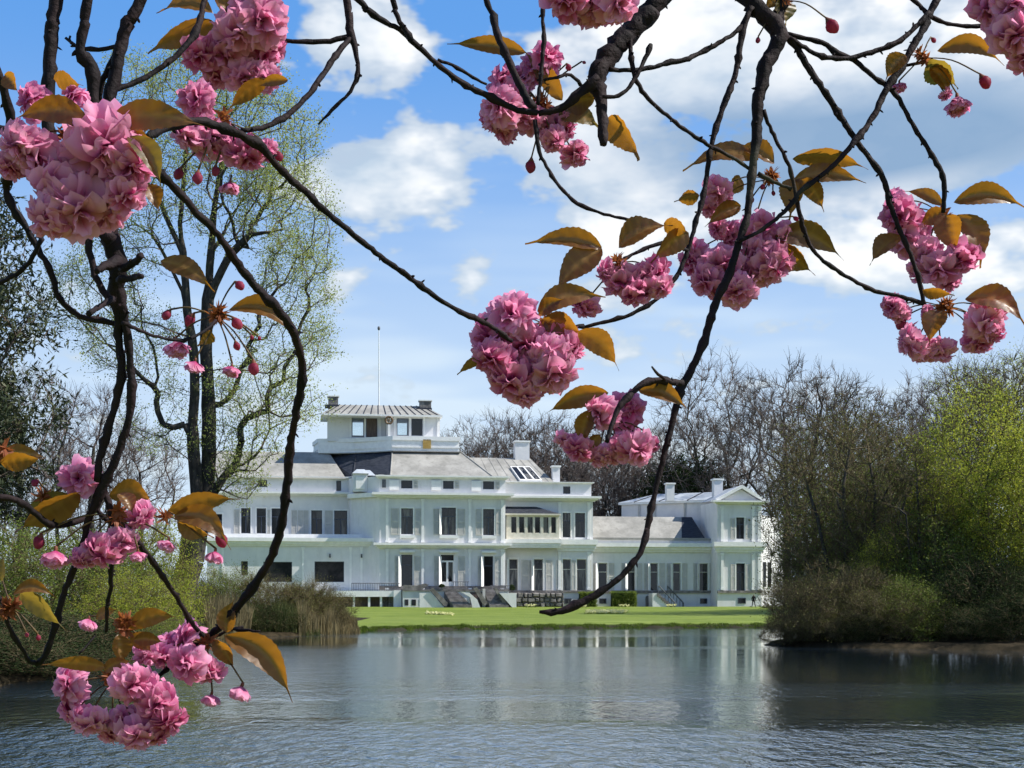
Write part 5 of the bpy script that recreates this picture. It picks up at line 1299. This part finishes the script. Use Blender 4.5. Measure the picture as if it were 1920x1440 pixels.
branch(L0, 1.33, W_(16, 13, [(14, 335), (12, 360), (27, 392), (50, 431), (71, 466), (95, 511), (106, 546), (121, 571), (150, 592), (180, 600), (226, 608)]))
branch(L0 + .02, 1.35, [(206, 445, 48), (222, 490, 45), (218, 530, 42), (214, 560, 34), (224, 590, 26), (222, 630, 19), (228, 690, 20), (222, 735, 19), (205, 795, 18), (190, 850, 17), (182, 905, 14)])
branch(L0 + .03, 1.4, [(216, 520, 30), (228, 570, 26), (236, 610, 20), (241, 655, 18), (247, 722, 19), (243, 772, 19), (230, 822, 19), (212, 872, 20), (195, 908, 20), (178, 945, 19), (165, 978, 17), (157, 1012, 17), (140, 1062, 16), (120, 1112, 15), (106, 1162, 15), (95, 1202, 15), (82, 1232, 14), (68, 1246, 12)])
branch(L0, L0, W_(15, 18, [(160, 430), (168, 470), (178, 515), (192, 545), (212, 568)]))
branch(L0, L0 - .04, W_(18, 16, [(228, 505), (250, 492), (265, 480)])); branch(L0, L0 - .04, W_(16, 13, [(222, 525), (252, 520), (264, 518)])); branch(L0, L0 - .03, W_(20, 14, [(222, 490), (195, 500), (183, 508)]))
branch(L0, L0 - .05, W_(15, 12, [(212, 560), (190, 572), (168, 588)]))
branch(L0, 1.25, W_(12, 12, [(-12, 535), (20, 520), (45, 502), (62, 481), (78, 448)]))
branch(1.3, 1.42, W_(9, 7, [(232, 606), (262, 620), (300, 632), (345, 638), (385, 620), (405, 600)]))
branch(1.3, 1.38, W_(16, 13, [(-12, 932), (30, 937), (60, 958), (88, 980), (102, 985), (133, 981), (165, 968)]))
branch(1.36, 1.36, W_(16, 20, [(188, 890), (198, 930), (212, 965), (218, 985)]))
branch(1.38, 1.5, W_(15, 8, [(216, 975), (213, 1020), (208, 1060), (208, 1100), (201, 1140), (199, 1182)]))
branch(1.38, 1.62, W_(15, 10, [(215, 970), (238, 992), (255, 1012), (282, 1046), (305, 1081), (326, 1112), (350, 1152), (370, 1181), (386, 1201)]))
branch(1.38, 1.38, W_(13, 11, [(178, 950), (195, 972), (220, 985)]))
branch(1.35, 1.4, W_(11, 10, [(12, 1150), (18, 1180), (32, 1202), (45, 1222), (55, 1240), (70, 1244)]))
branch(1.35, 1.35, W_(10, 10, [(-12, 1110), (5, 1130), (14, 1160)]))
branch(1.62, 1.62, W_(8, 6, [(392, 1198), (430, 1182), (455, 1175)]), 'twig')
branch(1.62, 1.6, W_(8, 4, [(440, 1180), (465, 1182), (487, 1184)]), 'twig')
branch(1.5, 1.52, W_(5, 4, [(148, 1225), (165, 1210), (178, 1192)]), 'twig')
# middle and right group
M0 = 1.72
branch(1.6, 1.7, W_(12, 14, [(660, -12), (690, 20), (722, 41), (756, 60), (778, 82), (802, 105), (832, 130), (858, 150), (885, 165), (930, 187), (970, 206), (1008, 210)]))
branch(1.62, 1.62, W_(12, 12, [(733, -12), (740, 20), (756, 50), (772, 75)]))
branch(1.66, 1.68, W_(9, 7, [(820, 112), (848, 122), (878, 140), (912, 158)]))
branch(1.72, 1.7, W_(13, 22, [(908, -12), (925, 30), (931, 60), (946, 96), (965, 140), (981, 172), (1000, 205)]))
branch(1.75, 1.74, W_(9, 9, [(1016, -12), (1018, 40), (1020, 78), (1015, 130), (1008, 195)]))
branch(1.75, 1.7, [(1248, -14, 46), (1215, 25, 48), (1180, 62, 50), (1152, 92, 50), (1130, 122, 52), (1118, 150, 44), (1127, 190, 27), (1130, 232, 25), (1132, 272, 16)])
branch(1.7, 1.7, W_(22, 15, [(1122, 145), (1100, 165), (1078, 183), (1050, 205), (1010, 212)]))
branch(1.7, 1.68, W_(10, 7, [(1090, 160), (1070, 140), (1045, 145), (1020, 150)]), 'twig')
branch(1.72, 1.8, W_(11, 10, [(1142, 130), (1180, 132), (1212, 129), (1250, 119), (1285, 112), (1302, 104), (1340, 85), (1380, 60), (1396, 38), (1408, 10)]))
branch(1.73, 1.72, W_(11, 10, [(1182, 62), (1183, 100), (1190, 148)])); branch(1.72, 1.7, W_(11, 9, [(1221, 82), (1206, 118), (1190, 148), (1175, 170), (1152, 182), (1130, 182)]))
branch(1.72, 1.78, W_(10, 9, [(1188, 145), (1215, 185), (1250, 216), (1282, 241), (1312, 261), (1342, 279), (1382, 300), (1408, 318)]))
branch(1.8, 1.72, [(1390, -14, 38), (1412, 8, 42), (1440, 36, 42), (1462, 60, 42), (1452, 92, 37), (1436, 122, 35), (1428, 160, 32), (1421, 190, 30), (1420, 232, 27), (1417, 272, 23), (1411, 312, 19), (1407, 360, 17), (1400, 410, 18), (1388, 447, 18), (1375, 490, 18), (1365, 522, 20), (1350, 547, 20), (1336, 587, 19), (1326, 622, 19), (1311, 662, 18), (1292, 702, 20), (1275, 728, 22), (1268, 762, 15), (1258, 802, 15), (1248, 842, 15), (1238, 882, 13), (1226, 932, 13), (1215, 982, 15), (1206, 1020, 15), (1194, 1046, 14), (1165, 1080, 15), (1125, 1110, 17), (1080, 1135, 19), (1045, 1147, 16), (1012, 1147, 7)])
branch(1.8, 1.8, W_(30, 26, [(1470, -14), (1462, 20), (1458, 55)]))
branch(1.79, 1.74, W_(14, 9, [(1408, 12), (1392, 60), (1386, 100), (1375, 150), (1355, 202), (1336, 262), (1326, 322), (1315, 382), (1300, 432), (1286, 480), (1272, 512), (1245, 548), (1215, 572), (1185, 588), (1150, 600), (1095, 613)]))
branch(1.8, 1.86, W_(16, 10, [(1470, 66), (1490, 85), (1512, 120), (1542, 166), (1571, 211), (1600, 256), (1626, 291), (1650, 325), (1661, 352), (1671, 391), (1691, 441), (1711, 486), (1725, 531), (1731, 572)]))
branch(1.82, 1.84, W_(12, 11, [(1470, 62), (1510, 72), (1542, 81), (1572, 101), (1592, 108), (1612, 121), (1641, 146), (1664, 162), (1686, 186), (1701, 216), (1726, 256), (1747, 291), (1765, 321), (1771, 351), (1768, 398)]))
branch(1.80, 1.84, W_(11, 12, [(1480, 72), (1510, 90), (1542, 106), (1576, 110), (1602, 107), (1642, 95), (1682, 80), (1716, 52), (1742, 22)]))
branch(1.85, 1.76, W_(18, 8, [(1762, -12), (1737, 40), (1715, 82), (1690, 126), (1664, 164), (1641, 211), (1621, 242), (1601, 266), (1571, 301), (1531, 336), (1501, 359), (1481, 386), (1455, 411), (1420, 436), (1385, 452)]))
branch(1.85, 1.86, W_(10, 9, [(1700, -12), (1738, 25), (1770, 42), (1812, 49), (1850, 47)]))
branch(1.78, 1.85, W_(9, 9, [(1432, 205), (1440, 230), (1455, 262), (1475, 301), (1483, 322), (1491, 361), (1499, 401), (1511, 441), (1531, 476), (1561, 501), (1601, 526), (1641, 546), (1691, 557), (1732, 570)]))
branch(1.7, 1.68, W_(10, 6, [(1003, 225), (1012, 285), (1030, 320), (1050, 351), (1082, 381), (1132, 401), (1182, 413), (1222, 430)]))
branch(1.72, 1.66, W_(18, 10, [(1280, 718), (1258, 716), (1235, 712), (1206, 720), (1181, 741), (1160, 766), (1146, 802), (1138, 828)]))
branch(1.7, 1.68, W_(8, 4, [(1248, 712), (1234, 702), (1222, 688)]), 'twig')
branch(1.75, 1.72, W_(9, 8, [(1290, 470), (1250, 455), (1200, 470), (1165, 490)]), 'twig')
branch(1.68, 1.66, W_(9, 8, [(1095, 613), (1060, 612), (1020, 608)]), 'twig')
branch(1.85, 1.84, W_(8, 6, [(1700, 122), (1725, 118), (1750, 110)]), 'twig')
branch(1.78, 1.78, W_(9, 7, [(1420, 325), (1450, 340), (1485, 355)]), 'twig')

# ---- blossom meshes: four whorls of notched, ruffled petals
def blossom_mesh(seed, openness=1.0):
    rg = random.Random(seed); V, Qd, tone = [], [], []
    whorls = [(8, 106, .50, .42, -.01), (8, 90, .50, .40, .01), (8, 71, .46, .37, .03), (7, 50, .41, .31, .04), (5, 28, .34, .24, .05)]
    for wi, (n, el, ln, wd, zb) in enumerate(whorls):
        ph = rg.uniform(0, 6.28)
        for k in range(n):
            a = ph + 2 * math.pi * (k + rg.uniform(-.25, .25)) / n; e = R(max(6, el * openness + rg.uniform(-13, 13)))
            L = ln * rg.uniform(.85, 1.1); Wd = wd * rg.uniform(.85, 1.15); tw = rg.uniform(-.32, .32); bend = rg.uniform(-.4, .4)
            out = Vector((math.cos(a), math.sin(a), 0)); up = Vector((0, 0, 1)); side = Vector((-math.sin(a), math.cos(a), 0))
            b0 = len(V); nu, nv = 6, 7; tn = rg.uniform(-.2, .2); ph1, ph2 = rg.uniform(0, 6), rg.uniform(0, 6)
            for i in range(nu):
                u = i / (nu - 1)
                ee = e + (.5 * u * u - .1 + bend * u) * (1 if wi < 4 else .1) * (1 if openness > .6 else -.4)
                for j in range(nv):
                    v = j / (nv - 1) * 2 - 1
                    prof = (.16 + .84 * math.sin(math.pi * min(1, .06 + u * .60)) ** .75)
                    lu = u * (1 - .13 * (u ** 4) * max(0, 1 - abs(v) * 1.6) - .10 * u ** 3 * v * v)
                    if i == nu - 1: lu += (.034 if j % 2 else -.034) + rg.uniform(-.03, .03)
                    r_ = L * lu
                    d_ = out * math.sin(ee) + up * math.cos(ee); nn = up * math.sin(ee) - out * math.cos(ee)
                    cup = .12 * Wd * v * v * (.5 + u); ruf = .05 * u * math.sin(v * 3.2 + ph1 + u * 3) + .022 * u * u * math.sin(v * 7 + ph2)
                    V.append(up * zb + out * .02 + d_ * r_ + (side + nn * tw * u) * (Wd * .5 * prof * v) + nn * (cup + ruf))
                    tone.append(min(1, max(0, .05 + .9 * u ** 1.5 + tn)))
            for i in range(nu - 1):
                for j in range(nv - 1):
                    Qd.append((b0 + i * nv + j, b0 + i * nv + j + 1, b0 + (i + 1) * nv + j + 1, b0 + (i + 1) * nv + j))
    npet = len(Qd); nb = len(V); sd = 8                 # calyx cup below
    for z, r_ in ((-.16, .018), (-.14, .045), (-.06, .06), (.03, .05)):
        for k in range(sd): V.append(Vector((r_ * math.cos(6.283 * k / sd), r_ * math.sin(6.283 * k / sd), z))); tone.append(0)
    for i in range(3):
        for k in range(sd): Qd.append((nb + i * sd + k, nb + i * sd + (k + 1) % sd, nb + (i + 1) * sd + (k + 1) % sd, nb + (i + 1) * sd + k))
    return np_mesh('blossom', np.array([v[:] for v in V]), Qd, mats=[m_petal, m_calyx], qm=[0] * npet + [1] * (len(Qd) - npet), smooth=True, attr=tone)
OPEN = [blossom_mesh(100 + i) for i in range(7)]
HALF = [blossom_mesh(200 + i, .55) for i in range(3)]
def bud_mesh(seed):
    rg = random.Random(seed); V, Qd, tone = [], [], []; sd = 12
    prof = [(0, .06), (.08, .25), (.25, .42), (.5, .48), (.75, .40), (.92, .24), (1.02, .06)]
    for zi, (z, r_) in enumerate(prof):
        for k in range(sd):
            a = 6.283 * k / sd; q = r_ * (1 + .10 * math.sin(3 * a + z * 4 + seed)); V.append((q * math.cos(a), q * math.sin(a), z * 1.15)); tone.append(.2 + .5 * z + rg.uniform(-.15, .15))
    for i in range(len(prof) - 1):
        for k in range(sd): Qd.append((i * sd + k, i * sd + (k + 1) % sd, (i + 1) * sd + (k + 1) % sd, (i + 1) * sd + k))
    nq = len(Qd); b0 = len(V)
    for z, r_ in ((-.28, .08), (-.1, .16), (.1, .30), (.22, .28)):
        for k in range(sd): V.append(((r_ + (.05 if (k % 2 and z > .2) else 0)) * math.cos(6.283 * k / sd), r_ * math.sin(6.283 * k / sd), z)); tone.append(0)
    for i in range(3):
        for k in range(sd): Qd.append((b0 + i * sd + k, b0 + i * sd + (k + 1) % sd, b0 + (i + 1) * sd + (k + 1) % sd, b0 + (i + 1) * sd + k))
    return np_mesh('bud', np.array(V), Qd, mats=[m_bud, m_calyx], qm=[0] * nq + [1] * (len(Qd) - nq), smooth=True, attr=tone)
BUDS = [bud_mesh(i) for i in range(3)]
def scale_mesh(seed):
    """tuft of ragged bud scales where a spray leaves the twig"""
    rg = random.Random(seed); V, Qd = [], []
    for k in range(24):
        d_ = Vector((rg.gauss(0, 1), rg.gauss(0, 1), rg.gauss(.3, 1))).normalized(); s = d_.orthogonal().normalized(); nn = d_.cross(s); L = rg.uniform(.4, 1.0); w = rg.uniform(.07, .16); b0 = len(V)
        for u, ww in ((0, .4), (.4, 1), (.75, .8), (1, .1)):
            for v in (-1, 1): V.append(d_ * L * u + s * w * ww * v + nn * (.3 * u * u))
        for i in range(3): Qd.append((b0 + 2 * i, b0 + 2 * i + 1, b0 + 2 * i + 3, b0 + 2 * i + 2))
    return np_mesh('bud_scales', np.array([v[:] for v in V]), Qd, mats=[m_scale])
m_scale = mat_leaf('rusty_bud_scales', (0.22, 0.06, 0.025), (0.42, 0.18, 0.07), .4, tcol=(.7, .25, .06), scale=60)
SCALES = [scale_mesh(i) for i in range(3)]
def place(name, me, loc, axis, size, spin):
    o_ = bpy.data.objects.new(name, me); COL.objects.link(o_)
    o_.rotation_mode = 'QUATERNION'; o_.rotation_quaternion = axis.to_track_quat('Z', 'Y') @ Matrix.Rotation(spin, 4, 'Z').to_quaternion()
    o_.location = loc; o_.scale = (size,) * 3; adopt(o_, CH); return o_
def stalk(a, b_, parent, r=.0007):
    mid = (a + b_) / 2 + Vector((rc.uniform(-.004, .004), rc.uniform(-.004, .004), .10 * (a - b_).length))
    C = catmull([a, mid, b_], lambda p_, q_: 4)
    o_ = link_mesh('stalk', tube(C, [r * (1 + .5 * i / (len(C) - 1)) for i in range(len(C))], 5, m_stalk, 'stalk'))
    adopt(o_, parent)
def leaf(bx, by, tx, ty, w, d, arch=None, roll=None, mat=None, dz=None):
    """bronze leaf from stem end b to drawn-out tip t, w wide"""
    A = px(bx, by, d); dz = rc.uniform(-.22, .22) if dz is None else dz
    L2 = math.hypot(tx - bx, ty - by) * d / F; B = px(tx, ty, d + dz * L2)
    X = (B - A); L = X.length; X.normalize(); view = (Vector((0, 0, EYE)) - A).normalized()
    Z = (view - X * view.dot(X)).normalized(); roll = rc.uniform(-.85, .85) if roll is None else roll
    Z = Matrix.Rotation(roll, 3, X) @ Z; Y_ = Z.cross(X)
    arch = (.07 + rc.uniform(0, .05)) if arch is None else arch
    upim = Vector((0, 0, 1)) - X * X.z
    if upim.length < .2: upim = Y_.copy()
    upim.normalize(); Wd = w * d / F / max(.55, math.cos(roll)); nu, nv = 27, 7; V, Qd, tone = [], [], []
    ph = rc.uniform(0, 6); cz = rc.uniform(.10, .30); fold = rc.uniform(.10, .75)
    for i in range(nu):
        u = i / (nu - 1); pr = (math.sin(math.pi * min(1, u * 1.16) ** .80) ** .85 if u * 1.16 < 1 else 0) ; pr = max(pr, .13 * (1 - u) / .25 if u > .7 else 0)
        pr = max(pr, .03) * (.965 if i % 2 else 1.03)
        for j in range(nv):
            v = j / (nv - 1) * 2 - 1
            y = v * Wd * .5 * pr
            z = abs(v) ** 1.2 * fold * Wd * .5 * pr - cz * L * (u - .5) ** 2 * .6 + .02 * Wd * math.sin(abs(v) * 6 - u * 34) + .05 * Wd * math.sin(u * 7 + ph) * v
            q = A + X * (u * L) + Y_ * y + Z * z + upim * (arch * L * math.sin(math.pi * u ** .9))
            V.append(q - A); tone.append(1.0 if j == nv // 2 else (.35 if (i % 4 == 0) else .0))
    for i in range(nu - 1):
        for j in range(nv - 1): Qd.append((i * nv + j, i * nv + j + 1, (i + 1) * nv + j + 1, (i + 1) * nv + j))
    o_ = bpy.data.objects.new('leaf', np_mesh('leaf', np.array([v[:] for v in V]), Qd, mats=[mat or m_cleaf], smooth=True, attr=tone)); COL.objects.link(o_)
    o_.location = A; adopt(o_, CH); return o_
def spray(hx, hy, d, blossoms, buds=(), leaves=(), scales=1, face=.5, jit=.5):
    """one flower cluster: hub on the twig at pixel hx,hy and distance d; (x, y, size) in pixels for each bloom"""
    hub = px(hx, hy, d)
    for b in blossoms:
        x, y, s = b[:3]; kind = b[3] if len(b) > 3 else 'o'
        size = s * d / F * rc.uniform(.84, .98); dd = d + (rc.uniform(-jit, jit) * .9 - (.25 if s > 85 else 0)) * size
        c_ = px(x, y, dd)
        ax = (c_ - hub).normalized() * .7 + Vector((rc.uniform(-.45, .45), -face * .55 + rc.uniform(-.35, .3), rc.uniform(-1.0, .1)))
        if kind == 'h': ax = Vector((rc.uniform(-.25, .25), rc.uniform(-.25, .1), -1))
        if kind == 'f': ax = Vector((rc.uniform(-.25, .25), -1, rc.uniform(-.1, .35)))
        ax.normalize()
        loc_ = c_ - ax * size * (.14 if kind != 'h' else .25)
        o_ = place('blossom', rc.choice(HALF if kind == 'h' else OPEN), loc_, ax, size * (1.0 if kind != 'h' else 1.15), rc.uniform(0, 6.28))
        stalk(hub, loc_ - ax * size * .15, o_)
    for b in buds:
        x, y, s = b[:3]
        if s >= 34:
            size = s * d / F * 1.0; c_ = px(x, y, d); ax = Vector((rc.uniform(-.3, .3), rc.uniform(-.3, 0), -1)).normalized()
            o_ = place('blossom', rc.choice(HALF), c_ - ax * size * .3, ax, size * 1.1, rc.uniform(0, 6)); stalk(hub, c_ - ax * size * .45, o_); continue
        size = s * d / F * .80; c_ = px(x, y, d + rc.uniform(-.02, .02))
        ax = ((c_ - hub).normalized() * .6 + Vector((rc.uniform(-.25, .25), rc.uniform(-.3, .2), -.8))).normalized()
        o_ = place('bud', rc.choice(BUDS), c_ - ax * size * .5, ax, size, rc.uniform(0, 6)); stalk(hub, c_ - ax * size * .75, o_)
    for l_ in leaves: leaf(*l_[:5], d + rc.uniform(-.03, .01), **(l_[5] if len(l_) > 5 else {}))
    for k in range(scales): place('bud_scales', rc.choice(SCALES), hub + Vector((rc.uniform(-.006, .006), -.004, rc.uniform(-.006, .006))), Vector((rc.uniform(-.4, .4), -.3, 1)).normalized(), .0125, rc.uniform(0, 6))
G = dict(mat=m_cleaf_g)
# left
spray(430, 35, 1.47, [(492, 40, 120), (448, 70, 110), (505, 100, 100), (372, 108, 92), (420, 110, 95), (460, 150, 84), (408, 148, 66), (495, 150, 72), (480, 10, 95)], [(437, 12, 16)],
      [(398, 22, 292, 22, 34, dict(arch=.12)), (405, 45, 278, 102, 48), (440, 40, 395, -10, 34)])
spray(425, 228, 1.42, [(366, 186, 84, 'f'), (375, 268, 108), (345, 262, 74), (405, 262, 80), (466, 300, 92), (440, 285, 76), (505, 285, 52)], [(335, 325, 24), (371, 333, 26), (404, 320, 20), (522, 292, 22)], [(500, 150, 428, 208, 34), (540, 150, 480, 165, 22)], 2)
spray(430, 330, 1.42, [(430, 352, 46, 'h')], (), (), 0)
spray(140, 250, 1.08, [(50, 188, 92), (132, 178, 70), (62, 300, 128), (30, 280, 100), (205, 288, 165), (170, 335, 160), (250, 318, 120), (110, 372, 140), (150, 405, 150), (205, 405, 130), (88, 420, 110), (238, 372, 90), (20, 320, 80)], (),
      [(168, 232, 18, 226, 52, dict(arch=.16, roll=.2)), (196, 232, 392, 238, 56, dict(arch=.10, roll=-.25, mat=m_cleaf)), (195, 228, 290, 262, 46, dict(arch=-.02)), (240, 255, 303, 352, 44, dict(mat=m_cleaf_g, arch=.12)), (275, 345, 298, 400, 34), (8, 140, 34, 175, 30), (100, 150, 155, 162, 34)], 3, .55)
spray(405, 592, 1.45, [(332, 655, 62, 'h'), (364, 688, 46, 'h')], [(313, 590, 22), (357, 600, 26), (449, 535, 22), (444, 606, 26), (444, 648, 18), (476, 690, 27), (432, 698, 38), (472, 632, 10), (486, 634, 9)],
      [(300, 488, 402, 545, 40, dict(arch=.10)), (428, 580, 562, 642, 40, dict(arch=.20)), (395, 620, 372, 650, 26)], 4)
spray(95, 928, 1.36, [(145, 896, 92, 'f')], [(66, 905, 18)], [(152, 925, 28, 1002, 50, dict(arch=.05)), (148, 940, 40, 955, 40, G), (-5, 858, 92, 860, 34)], 1)
spray(215, 965, 1.36, [(270, 975, 74), (103, 1048, 64, 'h'), (190, 1045, 84), (150, 1055, 56), (232, 1022, 66)], [(73, 1015, 28), (312, 1026, 42), (258, 1046, 38), (200, 1012, 40)],
      [(203, 930, 293, 950, 44, dict(arch=.22, roll=.2)), (222, 925, 250, 965, 30)], 2)
spray(305, 962, 1.38, [(402, 1045, 48, 'h')], [(414, 1012, 30)], [(316, 960, 450, 938, 38, dict(arch=.10)), (325, 966, 432, 1030, 46, dict(arch=.20)), (330, 980, 400, 1010, 30)], 1)
spray(385, 1205, 1.6, [(340, 1195, 82), (300, 1238, 72), (345, 1252, 88), (388, 1266, 80), (310, 1215, 60)], [(395, 1316, 44), (448, 1303, 54)], [(420, 1192, 548, 1318, 56, dict(arch=.17, roll=.1)), (424, 1186, 440, 1122, 36), (400, 1200, 440, 1260, 30)], 2)
spray(232, 1172, 1.55, [(275, 1235, 64)], [(163, 1173, 42)], [(240, 1178, 338, 1158, 36, dict(arch=.14)), (222, 1190, 226, 1250, 36, dict(arch=.02)), (245, 1190, 285, 1225, 34), (180, 1160, 222, 1142, 22), (250, 1200, 310, 1205, 28)], 4)
spray(215, 1275, 1.55, [(122, 1285, 92), (128, 1332, 82), (168, 1362, 84), (228, 1350, 76, 'f'), (252, 1290, 104), (300, 1325, 96), (322, 1355, 86), (262, 1385, 96), (200, 1378, 76), (285, 1290, 80), (300, 1385, 60)], (),
      [(200, 1252, 72, 1248, 28, dict(arch=.06)), (195, 1258, 250, 1240, 26)], 4)
spray(20, 1138, 1.3, [(-10, 1060, 30, 'h')], [(72, 1195, 12), (50, 1190, 10)], [(24, 1114, 106, 1120, 26, dict(arch=.2)), (34, 1112, 122, 1184, 32, G), (2, 1090, 8, 1040, 20, G)], 4)
spray(2, 850, 1.3, [], [(8, 850, 18)], [(0, 870, 85, 862, 34)], 3)
# middle
spray(1015, 200, 1.79, [(935, 150, 84), (928, 205, 88), (922, 232, 72), (1000, 118, 84), (1032, 105, 74), (1022, 240, 84), (1062, 245, 84), (1082, 295, 68), (955, 185, 76), (985, 228, 76), (975, 140, 70), (940, 250, 60), (1040, 270, 66)], [(995, 311, 26), (1066, 126, 15), (1095, 117, 8)],
      [(985, 98, 838, 82, 34, dict(arch=.04)), (1052, 188, 978, 92, 36, dict(arch=.05)), (1048, 212, 1126, 240, 42, G), (1136, 222, 1196, 302, 46, dict(arch=.16)), (1062, 200, 1125, 185, 40), (1090, 200, 1122, 168, 30)], 3)
spray(1110, -20, 1.66, [(1062, 8, 100), (1112, 14, 110), (1162, 8, 100), (1135, 30, 80), (1090, 30, 80)], (), (), 0, .8)
spray(1022, 608, 1.66, [(958, 588, 112, 'f'), (915, 638, 104), (922, 682, 92), (982, 655, 104), (1042, 640, 96), (1074, 662, 78), (1002, 715, 126), (958, 725, 100), (1042, 706, 108), (1030, 672, 96), (985, 748, 70), (898, 668, 60)], (),
      [(1008, 582, 1136, 556, 46, dict(arch=.12, roll=-.3)), (1016, 600, 1096, 632, 44, dict(arch=.12)), (1082, 622, 1160, 696, 46, dict(arch=.16)), (900, 672, 858, 704, 18), (1010, 590, 1060, 560, 30)], 2)
spray(1165, 492, 1.7, [(1163, 535, 94), (1232, 520, 84), (1195, 556, 84), (1140, 520, 70), (1090, 578, 74), (1240, 545, 60), (1205, 520, 60)], (),
      [(1128, 462, 984, 455, 38, dict(arch=.06, roll=.5)), (1128, 464, 1036, 548, 54, dict(arch=.05, roll=.4)), (1160, 462, 1262, 420, 44, dict(arch=.10)), (1292, 436, 1222, 494, 42), (1245, 418, 1290, 440, 36)], 3)
spray(1445, 335, 1.82, [(1342, 365, 66), (1330, 395, 50)], [(1430, 350, 12), (1450, 362, 10), (1420, 400, 10), (1410, 375, 12)],
      [(1422, 296, 1280, 318, 36, dict(arch=.14)), (1452, 305, 1370, 280, 34), (1486, 300, 1628, 320, 36, dict(arch=.14)), (1488, 336, 1625, 342, 36, dict(arch=.10)), (1500, 335, 1545, 398, 36, dict(arch=.12)), (1490, 332, 1478, 412, 48, dict(roll=.5)), (1312, 368, 1264, 380, 26), (1390, 385, 1322, 425, 32), (1388, 330, 1360, 372, 26)], 4)
spray(1405, 440, 1.85, [(1298, 500, 78), (1322, 536, 86), (1362, 442, 66), (1432, 440, 94), (1398, 535, 108), (1440, 512, 96), (1462, 498, 96), (1350, 505, 90), (1384, 552, 90), (1300, 475, 56), (1470, 450, 70), (1420, 480, 80), (1340, 430, 50)], [(1318, 488, 10), (1492, 410, 12)],
      [(1455, 442, 1584, 488, 50, dict(arch=.16, roll=-.2)), (1440, 458, 1528, 518, 46, dict(roll=.5))], 3)
spray(1768, 402, 1.93, [(1672, 378, 58), (1682, 412, 88), (1692, 452, 88), (1735, 482, 78), (1762, 512, 96), (1802, 492, 86), (1824, 478, 66), (1712, 430, 70), (1728, 515, 60), (1780, 535, 56)], (),
      [(1790, 378, 1926, 390, 42, dict(arch=.14, roll=-.2)), (1768, 384, 1692, 358, 24, dict(arch=.1)), (1770, 395, 1722, 425, 34), (1772, 402, 1788, 480, 52, dict(roll=.4)), (1796, 402, 1840, 502, 50, dict(arch=.14)), (1692, 440, 1630, 496, 36)], 3)
spray(1772, 575, 1.88, [(1668, 578, 56), (1684, 592, 50), (1856, 576, 88, 'f'), (1852, 608, 86), (1838, 648, 76), (1702, 648, 76), (1760, 664, 74), (1722, 662, 66), (1735, 590, 40), (1870, 630, 56)], [(1690, 606, 25)],
      [(1812, 558, 1928, 614, 44, dict(arch=.18)), (1768, 582, 1742, 648, 44, dict(roll=.3)), (1730, 545, 1790, 555, 22)], 6)
spray(1728, 108, 1.84, [(1796, 197, 62, 'h'), (1686, 164, 36, 'h'), (1776, 180, 30)], [(1846, 153, 28), (1750, 75, 12)],
      [(1758, 96, 1884, 124, 36, dict(arch=.22)), (1698, 102, 1660, 152, 36), (1742, 112, 1796, 168, 46, G), (1745, 125, 1780, 182, 36)], 3)
spray(1905, -10, 1.75, [(1862, 22, 110), (1905, 75, 110), (1900, 15, 110), (1925, 110, 90), (1880, 55, 90)], (), (), 0, .7)
spray(1470, 0, 1.8, [], [(1560, 48, 32), (1421, 75, 12)], [(1465, -5, 1474, 48, 36, G), (1475, 0, 1430, 20, 30)], 2)
spray(1142, 790, 1.74, [(1120, 780, 80), (1172, 768, 92, 'f'), (1190, 775, 70), (1062, 832, 58), (1084, 848, 64), (1122, 864, 58), (1142, 860, 52), (1196, 850, 92), (1166, 845, 66), (1225, 838, 46)], [(1210, 812, 10), (1224, 824, 14)],
      [(1142, 738, 1020, 780, 40, dict(arch=.12, roll=-.3)), (1198, 732, 1292, 768, 36, dict(arch=.12, roll=-.3)), (1108, 768, 1092, 842, 36, dict(roll=.1)), (1125, 815, 1100, 845, 22)], 2)
